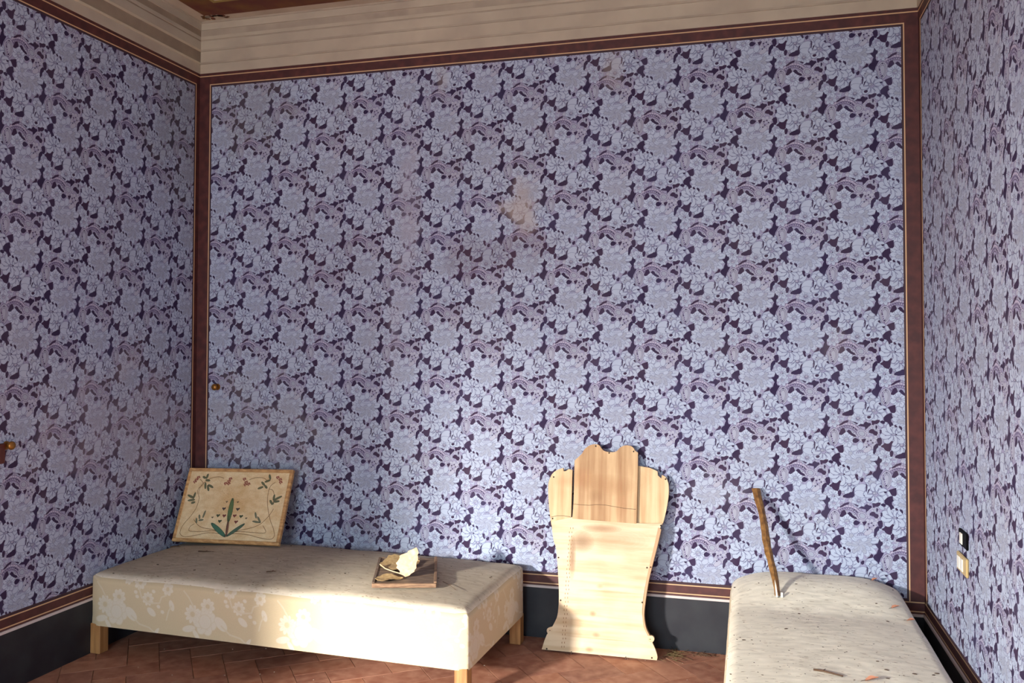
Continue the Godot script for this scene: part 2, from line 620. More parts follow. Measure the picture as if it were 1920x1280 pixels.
func make_materials():
	var paper := tex(wallpaper_image())
	var grain := noise_tex(Color(0.44, 0.44, 0.44), Color(0.56, 0.56, 0.56), 0.05, 3)
	for side in ["back", "left", "right"]:
		var aw: float = W if side == "back" else D
		var marks := []
		var beige := Color8(176, 160, 150)
		var brown := Color8(92, 66, 74)
		if side == "back":
			marks = [
				[1.35, 1.9, 0.10, 0.75, Color8(168, 158, 172), 0.38], [1.28, 1.3, 0.07, 0.5, Color8(164, 158, 176), 0.32], [2.02, 1.98, 0.14, 0.2, beige, 0.62],
				[1.85, 1.72, 0.55, 0.16, brown, 0.34], [0.9, 1.75, 0.35, 0.25, brown, 0.16], [0.35, 2.7, 0.45, 0.5, Color8(120, 112, 104), 0.3],
				[0.4, 0.7, 0.7, 0.5, Color8(150, 142, 140), 0.3], [3.6, 1.22, 0.16, 0.12, beige, 0.16], [3.05, 0.5, 0.2, 0.12, Color8(190, 188, 196), 0.16],
				[2.5, 2.7, 0.08, 0.2, beige, 0.35], [1.55, 2.75, 0.05, 0.25, beige, 0.3], [2.6, 0.5, 0.3, 0.15, Color8(190, 188, 196), 0.12]]
		elif side == "left":
			marks = [[D - 0.2, 2.5, 0.4, 0.6, Color8(112, 108, 96), 0.3], [D - 0.6, 0.8, 0.8, 0.5, Color8(166, 150, 154), 0.34]]
		else:
			marks = [[0.5, 1.6, 0.8, 1.2, Color8(160, 148, 160), 0.15]]
		var m := mat(Color.WHITE, 0.72)
		m.metallic_specular = 0.3
		m.albedo_texture = paper
		m.detail_enabled = true
		m.detail_blend_mode = BaseMaterial3D.BLEND_MODE_MIX
		m.detail_uv_layer = BaseMaterial3D.DETAIL_UV_2
		m.detail_albedo = tex(stain_image(11 + aw as int + side.length() * 3, aw, YL - BU, marks))
		M["paper_" + side] = m
	M.band = tri_mat(noise_tex(Color8(66, 30, 31), Color8(88, 43, 40), 0.04, 8), 1.3, 0.6)
	M.band_edge = mat(Color8(58, 34, 44), 0.7)
	M.cream_line = mat(Color8(206, 168, 128), 0.6)
	M.white_line = mat(Color8(205, 192, 190), 0.6)
	M.dado = tri_mat(noise_tex(Color8(24, 24, 34), Color8(38, 40, 46), 0.03, 12), 0.8, 0.55)
	M.plaster = tri_mat(noise_tex(Color8(174, 160, 142), Color8(190, 177, 156), 0.02, 14), 0.7)
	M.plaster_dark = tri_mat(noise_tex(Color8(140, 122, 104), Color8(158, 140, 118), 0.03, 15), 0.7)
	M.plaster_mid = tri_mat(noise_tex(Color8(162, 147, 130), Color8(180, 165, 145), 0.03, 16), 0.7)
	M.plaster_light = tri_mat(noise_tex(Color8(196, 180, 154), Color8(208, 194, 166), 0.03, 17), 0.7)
	M.ceiling_red = tri_mat(noise_tex(Color8(92, 42, 34), Color8(112, 76, 36), 0.02, 19), 0.9)
	M.ceiling_ochre = mat(Color8(150, 128, 70), 0.8)
	M.masonry = mat(Color8(200, 196, 188), 0.9)
	M.grout = tri_mat(noise_tex(Color8(130, 96, 78), Color8(156, 122, 100), 0.05, 21), 1.4)
	var tone := [[160, 100, 76], [174, 112, 84], [164, 106, 84], [178, 118, 92], [154, 98, 78]]
	M.tiles = []
	for i in 5:
		var c := Color8(tone[i][0], tone[i][1], tone[i][2])
		M.tiles.append(tri_mat(noise_tex(c.darkened(0.12), c.lerp(Color8(184, 150, 126), 0.45), 0.04, 30 + i, Vector2.ONE, 128), 2.3, 0.7))
	M.leg_wood = tri_mat(noise_tex(Color8(150, 104, 60), Color8(186, 138, 86), 0.03, 41, Vector2(3, 0.3), 128), 2.5, 0.6)
	var dm := tex(damask_image())
	var fab := tri_mat(dm, 1.0 / 0.52, 0.85, false)
	fab.vertex_color_use_as_albedo = true
	fab.uv1_triplanar_sharpness = 4.0
	fab.rim_enabled = true
	fab.rim = 0.15
	M.fabric = fab
	var tp := tri_mat(weave_texture(), 1.0 / 0.6, 0.9, false)
	tp.vertex_color_use_as_albedo = true
	tp.uv1_triplanar_sharpness = 4.0
	M.fabric_top = tp
	M.gilt = tri_mat(noise_tex(Color8(78, 48, 22), Color8(170, 126, 70), 0.05, 44, Vector2(1, 1), 128), 6.0, 0.45, false)
	M.white = mat(Color8(232, 228, 216), 0.35)
	M.black = mat(Color8(8, 7, 9), 0.6)
	M.black.metallic_specular = 0.15
	M.beige_plastic = mat(Color8(186, 160, 108), 0.4)
	M.brass = mat(Color8(150, 104, 48), 0.35, 0.7)
	M.red_wood = mat(Color8(86, 34, 20), 0.5)
	M.nail = mat(Color8(62, 46, 36), 0.5, 0.4)
	M.leaf = tri_mat(noise_tex(Color8(214, 176, 132), Color8(236, 206, 168), 0.04, 50, Vector2.ONE, 128), 8.0, 0.75, false)
	M.leaf.backlight_enabled = true
	M.leaf.backlight = Color(0.2, 0.15, 0.08)
	M.leaf_old = tri_mat(noise_tex(Color8(160, 128, 84), Color8(200, 172, 122), 0.05, 51, Vector2.ONE, 128), 8.0, 0.8, false)
	M.leaf_red = mat(Color8(186, 126, 98), 0.75)
	M.twig = mat(Color8(92, 68, 50), 0.8)
	M.crumb = mat(Color8(84, 66, 52), 0.9)
	M.grit = mat(Color8(196, 178, 160), 0.9)
	M.old_board = tri_mat(noise_tex(Color8(92, 74, 60), Color8(138, 116, 96), 0.03, 53, Vector2(0.5, 2.5), 256), 3.0, 0.8, false)
	M.old_rim = tri_mat(noise_tex(Color8(112, 84, 64), Color8(160, 128, 98), 0.05, 54, Vector2(0.5, 2.5), 128), 4.0, 0.75, false)
	M.paint_frame = tri_mat(noise_tex(Color8(168, 122, 76), Color8(212, 168, 112), 0.04, 55, Vector2(0.6, 1.6), 256), 3.0, 0.7, false)

func weave_texture() -> ImageTexture:   # plain off-white weave with dirt streaks along the threads
	var w := 512
	var n := FastNoiseLite.new()
	n.seed = 88
	n.frequency = 0.03
	n.fractal_octaves = 3
	var p := Paint.new(w, w, Color8(238, 230, 212))
	var r := RandomNumberGenerator.new()
	r.seed = 15
	for y in w:
		for x in w:
			var i := (y * w + x) * 3
			var tx := float(x) / w
			var a := lerpf(n.get_noise_2d(x * 0.35, y), n.get_noise_2d((x - w) * 0.35, y), tx)
			var d := int(a * 26.0) + r.randi_range(-5, 5)
			for k in 3: p.b[i + k] = clampi(p.b[i + k] + d, 0, 255)
	for k in 260:
		var c := Color8(150, 130, 104) if k % 3 else Color8(120, 98, 76)
		p.ellipse(r.randf() * w, r.randf() * w, r.randf_range(2, 9), r.randf_range(0.8, 1.8), r.randf_range(-0.25, 0.35), c, c, 0.0, 0.55)
	return tex(p.image())

func damask_image() -> Image:
	var base := Color8(206, 188, 154)
	var hi := Color8(217, 207, 188)
	var edge := Color8(212, 199, 173)
	var p := Paint.new(512, 512, base)
	p.sx = 512.0 / 880.0
	p.sy = 512.0 / 880.0
	p.ox = 300.0
	p.oy = 200.0
	# rose, daisy and leaves
	p.flower(625, 700, 115, 7, 0.3, 46, hi, edge, 0.1)
	p.ellipse(625, 700, 60, 60, 0, hi, edge, 0.1)
	p.flower(505, 650, 80, 10, 0.0, 17, hi, edge)
	p.flower(650, 575, 70, 8, 0.2, 20, hi, edge)
	p.ellipse(775, 705, 74, 42, 0.7, hi, edge, 0.08)
	p.ellipse(470, 770, 66, 28, -0.2, hi, edge, 0.1)
	p.ellipse(540, 810, 50, 20, 0.9, hi, edge, 0.12)
	p.flower(740, 420, 48, 7, 0.4, 15, hi, edge)
	p.flower(860, 440, 62, 8, 0.1, 18, hi, edge)
	p.flower(945, 565, 60, 9, 0.5, 15, hi, edge)
	p.ellipse(980, 670, 52, 28, 0.6, hi, edge, 0.1)
	p.flower(1140, 470, 56, 7, 0.3, 18, hi, edge)
	p.ellipse(1180, 600, 48, 24, 1.2, hi, edge, 0.1)
	p.ellipse(1030, 830, 46, 16, -0.9, hi, edge, 0.1)
	p.ellipse(420, 880, 60, 30, -0.8, hi, edge, 0.1)
	for t in [[[850, 470], [880, 560], [960, 600], [1060, 590], [1080, 540], [1130, 520]], [[420, 470], [470, 520], [520, 600]], [[1130, 720], [1150, 650], [1180, 600]], [[780, 720], [860, 780], [960, 800], [1020, 840]]]:
		var l := []
		for q in t:
			l.append(Vector2(q[0], q[1]))
		p.line(l, 7, edge)
	for q in [[820, 520], [835, 555], [1050, 620], [1090, 660], [1000, 500], [900, 340], [640, 320], [700, 900], [880, 900]]:
		p.ellipse(q[0], q[1], 20, 16, 0.3, hi, edge, 0.2)
	# weave
	var r := RandomNumberGenerator.new()
	r.seed = 5
	for i in 512 * 512:
		var d := r.randi_range(-4, 4) + (2 if (i / 512) % 3 == 0 else 0)
		for k in 3:
			p.b[i * 3 + k] = clampi(p.b[i * 3 + k] + d, 0, 255)
	return p.image()

# ---------------------------------------------------------------- room
func paper_quad(st: SurfaceTool, side: String, s0: float, s1: float, y0: float, y1: float):
	# side: back s = x; left s = z; right s = z
	var corner := func(s: float, y: float):
		var u: float
		var full := W if side == "back" else D
		var u2: float
		if side == "back":
			u = (s - 3.0911) / 0.4743 + 350.0 / 1424.0
			u2 = s / full
		elif side == "left":
			u = -(s - 1.203) / 0.4743 + 350.0 / 1424.0
			u2 = 1.0 - s / full
		else:
			u = (s - 0.945) / 0.4743 + 350.0 / 1424.0
			u2 = s / full
		var yy: float = 1.5868 if side == "back" else (1.172 if side == "left" else 0.911)
		var v := -(y - yy) / 0.3985 + 170.0 / 1192.0
		st.set_uv(Vector2(u, v))
		st.set_uv2(Vector2(u2, 1.0 - (y - BU) / (YL - BU)))
		var q: Vector3
		if side == "back": q = Vector3(s, y, 0.0)
		elif side == "left": q = Vector3(0.0, y, s)
		else: q = Vector3(W, y, s)
		st.add_vertex(q)
	if side == "left":
		var t := s0; s0 = s1; s1 = t
	var n := Vector3(0, 0, 1) if side == "back" else (Vector3(1, 0, 0) if side == "left" else Vector3(-1, 0, 0))
	st.set_normal(n)
	for k in [[s0, y0], [s0, y1], [s1, y1], [s0, y0], [s1, y1], [s1, y0]]:
		corner.call(k[0], k[1])

# a strip lying on a wall: s range, y range, how far it stands out
func strip(side: String, s0: float, s1: float, y0: float, y1: float, out: float) -> ArrayMesh:
	if side == "back": return box_mesh(Vector3(s0, y0, -0.004), Vector3(s1, y1, out))
	if side == "left": return box_mesh(Vector3(-0.004, y0, s0), Vector3(out, y1, s1))
	return box_mesh(Vector3(W - out, y0, s0), Vector3(W + 0.004, y1, s1))

func dress_wall(wall: Node3D, side: String, s1: float, b0: float, b1: float):
	# painted frame: bands and fine lines round the wallpaper (b0, b1: width of the corner bands)
	var e := 0.0012
	var l := 0.0019
	var t := 0.0055   # line width
	put(strip(side, b0, s1 - b1, YL, YU + 0.018, e), M.band, "painted_band", wall)
	put(strip(side, 0.0, b0, BW, YU + 0.018, e), M.band, "painted_band", wall)
	if b1 > 0.0:
		put(strip(side, s1 - b1, s1, BW, YU + 0.018, e), M.band, "painted_band", wall)
	put(strip(side, b0, s1 - b1, BW, BU, e), M.band, "painted_band", wall)
	put(strip(side, b0, s1 - b1, YL - 0.014, YL, e * 0.6), M.band_edge, "dark_edge", wall)
	put(strip(side, b0, s1 - b1, BU, BU + 0.016, e * 0.6), M.band_edge, "dark_edge", wall)
	put(strip(side, b0, b0 + 0.012, BU + 0.016, YL - 0.014, e * 0.6), M.band_edge, "dark_edge", wall)
	if b1 > 0.0:
		put(strip(side, s1 - b1 - 0.012, s1 - b1, BU + 0.016, YL - 0.014, e * 0.6), M.band_edge, "dark_edge", wall)
	put(strip(side, 0.0, s1, YU - t / 2, YU + t / 2, l), M.cream_line, "cream_line", wall)
	put(strip(side, b0 - t / 2, s1 - b1 + t / 2, YL - t / 2, YL + t / 2, l), M.cream_line, "cream_line", wall)
	put(strip(side, b0 - t / 2, b0 + t / 2, BU, YL - t / 2, l), M.cream_line, "cream_line", wall)
	if b1 > 0.0:
		put(strip(side, s1 - b1 - t / 2, s1 - b1 + t / 2, BU, YL - t / 2, l), M.cream_line, "cream_line", wall)
	put(strip(side, 0.0, s1, BU - t / 2, BU + t / 2, l), M.cream_line, "cream_line", wall)
	put(strip(side, 0.0, s1, BL - t / 2, BL + t / 2, l), M.cream_line, "cream_line", wall)

func build_room():
	var wb := structure("wall_back", "back wall papered in violet and pale blue floral lace pattern inside a red-brown border", "wall")
	put(box_mesh(Vector3(-WALL_T, 0, -0.3), Vector3(W + 0.3, H, -0.002)), M.masonry, "masonry", wb)
	var st := st_new()
	paper_quad(st, "back", BAND_L, W - BAND_R, BU, YL)
	st.generate_tangents()
	put(st.commit(), M.paper_back, "wallpaper", wb)
	dress_wall(wb, "back", W, BAND_L, BAND_R)

	var wl := structure("wall_left", "papered wall left of the first daybed, running towards the camera", "wall")
	put(box_mesh(Vector3(-WALL_T, 0, 0), Vector3(-0.002, H, WIN_Z0)), M.masonry, "masonry", wl)
	put(box_mesh(Vector3(-WALL_T, 0, WIN_Z1), Vector3(-0.002, H, D)), M.masonry, "masonry", wl)
	put(box_mesh(Vector3(-WALL_T, WIN_Y1, WIN_Z0), Vector3(-0.002, H, WIN_Z1)), M.masonry, "masonry", wl)
	put(box_mesh(Vector3(-WALL_T, 0, WIN_Z0), Vector3(-0.002, WIN_Y0, WIN_Z1)), M.masonry, "masonry", wl)
	st = st_new()
	paper_quad(st, "left", BAND_LW, WIN_Z0, BU, YL)
	paper_quad(st, "left", WIN_Z1, D, BU, YL)
	paper_quad(st, "left", WIN_Z0, WIN_Z1, WIN_Y1, YL)
	paper_quad(st, "left", WIN_Z0, WIN_Z1, BU, WIN_Y0)
	st.generate_tangents()
	put(st.commit(), M.paper_left, "wallpaper", wl)
	dress_wall(wl, "left", WIN_Z0, BAND_LW, 0.0)

	var wr := structure("wall_right", "papered wall on the right with two wall plates above the second daybed", "wall")
	put(box_mesh(Vector3(W + 0.002, 0, 0), Vector3(W + 0.3, H, D)), M.masonry, "masonry", wr)
	st = st_new()
	paper_quad(st, "right", BAND_RW, D, BU, YL)
	st.generate_tangents()
	put(st.commit(), M.paper_right, "wallpaper", wr)
	dress_wall(wr, "right", D, BAND_RW, 0.0)

	# wall out of view behind the camera, its opening placed for cooler light
	var wf := structure("wall_front", "plain plaster wall out of view behind the camera with an opening for cooler light", "wall")
	for q in [[-WALL_T, 1.3, 0.0, H], [3.1, W + 0.3, 0.0, H], [1.3, 3.1, 0.0, 0.7], [1.3, 3.1, 2.5, H]]:
		put(box_mesh(Vector3(q[0], q[2], D), Vector3(q[1], q[3], D + 0.4)), M.masonry, "masonry", wf)

	# baseboards: dark painted skirting with a white fillet on top
	for q in [["back", W, "dark blue-black painted skirting along the back wall with a white top line"], ["left", WIN_Z0, "near-black painted skirting along the left wall beside the first daybed"], ["right", D, "black painted skirting along the right wall behind the second daybed"]]:
		var bb := structure("baseboard_" + q[0], q[2], "skirting")
		put(strip(q[0], 0.0, q[1], 0.0, BW - 0.006, 0.006), M.dado, "skirting_board", bb)
		put(strip(q[0], 0.0, q[1], BW - 0.006, BW + 0.006, 0.009), M.white_line, "white_fillet", bb)

	# moulded cornice under the ceiling: bottom, top, projection, look on the back wall, look on the side walls
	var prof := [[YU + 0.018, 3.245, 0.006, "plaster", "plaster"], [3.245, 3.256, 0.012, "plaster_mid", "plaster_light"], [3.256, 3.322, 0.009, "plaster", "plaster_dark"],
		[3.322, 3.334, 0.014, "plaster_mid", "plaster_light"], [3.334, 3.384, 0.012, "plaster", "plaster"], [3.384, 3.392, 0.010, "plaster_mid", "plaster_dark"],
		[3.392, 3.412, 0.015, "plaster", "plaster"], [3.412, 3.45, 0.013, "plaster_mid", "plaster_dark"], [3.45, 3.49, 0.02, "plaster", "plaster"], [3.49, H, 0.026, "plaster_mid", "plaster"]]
	var i := 1
	for q in [["back", W, "stepped beige cornice above the back wall"], ["left", D, "stepped beige cornice with darker bands above the left wall"], ["right", D, "beige cornice above the right wall"]]:
		var c := structure("trim_%d" % i, q[2], "cornice")
		i += 1
		for b in prof:
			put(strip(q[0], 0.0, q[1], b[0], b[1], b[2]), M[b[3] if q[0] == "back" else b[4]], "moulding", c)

	# unseen joinery of the two openings; its boards cut and shape the light
	var w1 := structure("window_1", "unseen deep window opening in the left wall, its boards placed to cut the light", "window")
	put(box_mesh(Vector3(-0.4, WIN_Y0, WIN_Z0), Vector3(-0.34, WIN_Y1, WIN_Z0 + 0.05), 0.004), M.white, "unseen_window_frame", w1)
	put(box_mesh(Vector3(-0.4, WIN_Y0, WIN_Z1 - 0.05), Vector3(-0.34, WIN_Y1, WIN_Z1), 0.004), M.white, "unseen_window_frame", w1)
	for k in 2:   # unseen boards at two heights, placed to keep light off the upper walls
		var z0: float = [WIN_Z0, 5.46][k] + 0.002
		var z1: float = [5.46, WIN_Z1][k] - 0.002
		put(box_mesh(Vector3(-0.035, LIGHT_CUT + k * 0.08, z0), Vector3(-0.003, WIN_Y1, z1), 0.004), M.red_wood, "unseen_shutter_board", w1)
	put(box_mesh(Vector3(0.001, WIN_Y0, WIN_Z0 - 0.03), Vector3(0.39, WIN_Y1, WIN_Z0), 0.004), M.red_wood, "unseen_shutter_leaf", w1)   # unseen leaf, placed to block light from the left part of the long daybed
	var w2 := structure("window_2", "unseen tall window opening behind the camera, placed for cooler light on the walls", "window")
	for x in [1.3, 3.05]:
		put(box_mesh(Vector3(x, 0.7, D + 0.2), Vector3(x + 0.05, 2.5, D + 0.26), 0.004), M.white, "unseen_window_frame", w2)

func build_ceiling():
	var c := structure("ceiling", "beige ceiling with a red-brown painted border, flaking in the corner", "ceiling")
	put(box_mesh(Vector3(-WALL_T, H, -0.3), Vector3(W + 0.3, H + 0.2, D + 0.4)), M.plaster, "plaster", c)
	var x0 := 0.1; var x1 := W - 0.1; var z0 := 0.095; var z1 := D - 0.1
	var ring := func(a: float, b: float, th: float, m: Material, n: String):
		for q in [[x0 + a, z0 + a, x1 - a, z0 + b], [x0 + a, z0 + b, x0 + b, z1 - b], [x1 - b, z0 + b, x1 - a, z1 - b], [x0 + a, z1 - b, x1 - a, z1 - a]]:
			put(box_mesh(Vector3(q[0], H - th, q[1]), Vector3(q[2], H + 0.01, q[3])), m, n, c)
	ring.call(0.0, 0.17, 0.002, M.ceiling_red, "painted_border")
	ring.call(0.17, 0.19, 0.003, M.ceiling_ochre, "ochre_line")
	# flaked paint at the corner of the border
	var r := RandomNumberGenerator.new()
	r.seed = 4
	for k in 16:
		var poly := PackedVector2Array()
		var ctr := Vector2(0.13 + r.randf_range(-0.055, 0.09), 0.082 + r.randf_range(-0.03, 0.02))
		for j in 7:
			var a := TAU * j / 7.0
			poly.append(ctr + Vector2(cos(a), sin(a)) * r.randf_range(0.006, 0.021))
		var fm := prism(poly, 0.0, 0.003)
		put(fm, M.ceiling_red if k % 3 else M.plaster_mid, "paint_flake", c, Transform3D(Basis(Vector3.RIGHT, PI / 2), Vector3(0, H, 0)))

func build_floor():
	var f := structure("floor", "dusty terracotta floor of diagonal herringbone bricks", "floor")
	put(box_mesh(Vector3(-WALL_T, -0.2, -0.3), Vector3(W + 0.3, -0.004, D + 0.4)), M.grout, "bed", f)
	var room := PackedVector2Array([Vector2(0, 0), Vector2(W, 0), Vector2(W, D), Vector2(0, D)])
	var s := 0.145
	var made := []
	var n := 46
	for i in range(-n, n):
		for j in range(-n, n):
			# herringbone: bricks 2s x s in steps
			var k := posmod(i - j, 4)
			var o := Vector2(i * s, j * s)
			var sz := Vector2.ZERO
			if k == 0: sz = Vector2(2 * s, s)
			elif k == 2: sz = Vector2(s, 2 * s)
			else: continue
			if k == 2: o += Vector2(0, -s)
			var q := PackedVector2Array()
			var g := 0.0018
			for c in [Vector2(g, g), Vector2(sz.x - g, g), Vector2(sz.x - g, sz.y - g), Vector2(g, sz.y - g)]:
				q.append((o + c).rotated(deg_to_rad(-38.0)) + Vector2(1.05, 0.72))
			var cut := Geometry2D.intersect_polygons(q, room)
			if cut.size() == 0: continue
			var ctr := Vector2.ZERO
			for v in cut[0]: ctr += v
			ctr /= cut[0].size()
			made.append([ctr.distance_to(Vector2(1.7, 1.0)), cut[0]])
	made.sort_custom(func(a, b): return a[0] < b[0])
	var rest := st_new()
	for k in made.size():
		var lift := rng.randf_range(-0.0006, 0.0009)
		var m := prism(made[k][1], 0.012, 0.0)   # turned so that its z runs downwards
		var tr := Transform3D(Basis(Vector3.RIGHT, PI / 2), Vector3(0, lift, 0))
		if k < 290:
			put(m, M.tiles[rng.randi() % 5], "tile", f, tr)
		else:
			rest.append_from(m, 0, tr)
	var far := put(rest.commit(), M.tiles[1], "far_tiles", f)
	far.set_meta("kind", "stuff")

# ---------------------------------------------------------------- daybeds
func bed_top(b: Dictionary, lx: float, lz: float) -> float:
	var hx: float = b.hx; var hz: float = b.hz
	var u := clampf(lx / hx, -1, 1); var v := clampf(lz / hz, -1, 1)
	var y: float = b.edge + b.crown * (1.0 - pow(absf(u), 2.6)) * (1.0 - pow(absf(v), 2.6))
	if b.ramp > 0.0:   # the head end rises towards the wall
		var d := lz + hz
		y += b.ramp * (smoothstep(0.55, 0.14, d)) * (1.0 - pow(absf(u), 4.0))
	var nz: FastNoiseLite = b.noise
	y += nz.get_noise_2d(lx * 100.0, lz * 100.0) * 0.006
	var di := minf(hx - absf(lx), hz - absf(lz))
	var r: float = b.round
	if di < r:
		var t := r - maxf(di, 0.0)
		y -= r - sqrt(maxf(r * r - t * t, 0.0))
	return y

func bed_mesh(b: Dictionary, y0: float) -> ArrayMesh:
	var hx: float = b.hx; var hz: float = b.hz
	var nz: FastNoiseLite = b.noise
	var per := 144
	var rings := []
	var r: float = b.round
	var insets := []
	for k in 5: insets.append([0.0, k / 5.0])
	for k in 9:
		var a := k / 8.0 * PI / 2
		insets.append([r * (1.0 - cos(a)), 1.0])
	var short := minf(hx, hz)
	for k in range(1, 15): insets.append([lerpf(r, short - 0.00001, k / 14.0), 1.0])
	for q in insets:
		var ins: float = q[0]
		var ring := []
		var ax := hx - ins; var az := hz - ins
		var rc := maxf(0.03 - ins, 0.0)
		# walk the rounded rectangle with the same parameter on every ring
		for k in per:
			var side := k * 4 / per
			var t := fmod(k * 4.0 / per, 1.0)
			var p: Vector2
			match side:
				0: p = Vector2(lerpf(-ax, ax, t), az)
				1: p = Vector2(ax, lerpf(az, -az, t))
				2: p = Vector2(lerpf(ax, -ax, t), -az)
				3: p = Vector2(-ax, lerpf(-az, az, t))
			if rc > 0.0:
				var inner := Vector2(clampf(p.x, -ax + rc, ax - rc), clampf(p.y, -az + rc, az - rc))
				var d := p - inner
				if absf(d.x) > 1e-6 and absf(d.y) > 1e-6:
					p = inner + d.normalized() * rc
			var top := bed_top(b, p.x, p.y)
			var y := top
			if q[1] < 1.0:
				y = lerpf(y0, top, q[1])
			var bulge := nz.get_noise_3d(p.x * 70.0 + 300.0, y * 120.0, p.y * 70.0) * 0.004
			if ins < r and q[1] > 0.05:
				p += p.normalized() * bulge
			ring.append(Vector3(p.x, y, p.y))
		rings.append(ring)
	# grid normals, then the sides (damask) and the dusty top (plain weave) as two surfaces
	var nr := rings.size()
	var nor := []
	for i in nr:
		var row := []
		for k in per:
			var du: Vector3 = rings[i][(k + 1) % per] - rings[i][(k - 1 + per) % per]
			var dv: Vector3 = rings[mini(i + 1, nr - 1)][k] - rings[maxi(i - 1, 0)][k]
			var n := du.cross(dv)
			row.append(n.normalized() if n.length() > 1e-9 else Vector3.UP)
		nor.append(row)
	var mesh := ArrayMesh.new()
	var split := 8
	for part in 2:
		var st := st_new()
		var vert := func(i: int, k: int):
			var v: Vector3 = rings[i][k]
			var n := 0.5 + 0.5 * nz.get_noise_2d(v.x * 60.0 + 90.0, v.z * 60.0)
			var t := clampf((i - 6) / 5.0, 0.0, 1.0)
			var c: Color = Color(1, 1, 1).lerp(b.dust, t * (0.8 + 0.2 * n))  # top tint: dust, and on the long daybed painted shade as well
			st.set_color(c)
			st.set_normal(nor[i][k])
			st.add_vertex(v)
		for i in range(0 if part == 0 else split, split if part == 0 else nr - 1):
			for k in per:
				var k2 := (k + 1) % per
				vert.call(i, k); vert.call(i + 1, k); vert.call(i + 1, k2)
				vert.call(i, k); vert.call(i + 1, k2); vert.call(i, k2)
		if part == 0:
			for k in per:
				st.set_normal(Vector3.DOWN)
				st.add_vertex(Vector3(0, y0, 0))
				st.set_normal(Vector3.DOWN)
				st.add_vertex(rings[0][k])
				st.set_normal(Vector3.DOWN)
				st.add_vertex(rings[0][(k + 1) % per])
		st.commit(mesh)
		mesh.surface_set_material(part, M.fabric if part == 0 else M.fabric_top)
	return mesh

func build_daybeds():
	var defs := [
		{"at": Vector3(1.032, 0, 0.4695), "rot": -2.4, "hx": 1.014, "hz": 0.4225, "edge": 0.405, "crown": 0.045, "ramp": 0.0, "seed": 3, "dust": Color(0.46, 0.41, 0.36), "label": "long cream damask daybed on wooden legs along the back wall, holding the painted panel"},  # dust colour of this top is darkened further for shade under grazing light
		{"at": Vector3(3.508, 0, 1.03), "rot": 0.0, "hx": 0.398, "hz": 1.01, "edge": 0.378, "crown": 0.02, "ramp": 0.068, "seed": 9, "dust": Color(1.0, 1.0, 0.98), "label": "cream daybed along the right wall with a gilded stick standing on it"}]
	for q in defs:
		var n := FastNoiseLite.new()
		n.seed = q.seed
		n.frequency = 0.02
		var b: Dictionary = q.duplicate()
		b.noise = n
		b.round = 0.05
		bed_shapes.append(b)
		var t := thing("daybed", q.label, "daybed", q.at, "cream upholstered daybeds")
		t.rotation_degrees.y = q.rot
		put(bed_mesh(b, 0.143), null, "upholstery", t)
		for sx in [-1, 1]:
			for sz in [-1, 1]:
				var c := Vector3(sx * (b.hx - 0.033), 0, sz * (b.hz - 0.033))
				put(box_mesh(c + Vector3(-0.03, 0.001, -0.03), c + Vector3(0.03, 0.15, 0.03), 0.003), M.leg_wood, "leg", t)

# a point on top of a daybed, from a world x and z
func on_bed(i: int, x: float, z: float, up := 0.0) -> Vector3:
	var b: Dictionary = bed_shapes[i]
	var l: Vector3 = Basis(Vector3.UP, deg_to_rad(-b.rot)) * (Vector3(x, 0, z) - b.at)
	return Vector3(x, bed_top(b, l.x, l.z) + up, z)

# ---------------------------------------------------------------- painted panel
func build_painted_panel():
	var t := thing("painted_panel", "small cream wooden panel painted with a green-leaved flower spray and vines, leaning on the wall", "painting")
	var p0 := Vector3(0.047, maxf(on_bed(0, 0.06, 0.268).y, on_bed(0, 0.70, 0.268).y - 0.014) + 0.010, 0.268)
	var w := 0.678; var h := 0.425
	var lean := asin(0.17 / 0.425)
	t.transform = Transform3D(Basis(Vector3(0, 0, 1), deg_to_rad(1.3)) * Basis(Vector3.RIGHT, -lean), p0)
	var pm := mat(Color.WHITE, 0.65)
	pm.albedo_texture = tex(panel_image())
	var fr := 0.02
	put(prism(pv([fr, fr, w - fr, fr, w - fr, h - fr, fr, h - fr]), -0.012, 0.006, Vector2(fr, fr), Vector2(w - 2 * fr, h - 2 * fr)), pm, "painted_board", t)
	put(box_mesh(Vector3(0, 0, -0.014), Vector3(w, fr, 0.01), 0.003), M.paint_frame, "frame_rail", t)
	put(box_mesh(Vector3(0, h - fr, -0.014), Vector3(w, h, 0.01), 0.003), M.paint_frame, "frame_rail", t)
	put(box_mesh(Vector3(0, fr, -0.014), Vector3(fr, h - fr, 0.01), 0.003), M.paint_frame, "frame_stile", t)
	put(box_mesh(Vector3(w - fr, fr, -0.014), Vector3(w, h - fr, 0.01), 0.003), M.paint_frame, "frame_stile", t)
	put(box_mesh(Vector3(0.08, h - 0.06, -0.085), Vector3(w - 0.08, h - 0.02, -0.013), 0.003), M.old_board, "back_batten", t)

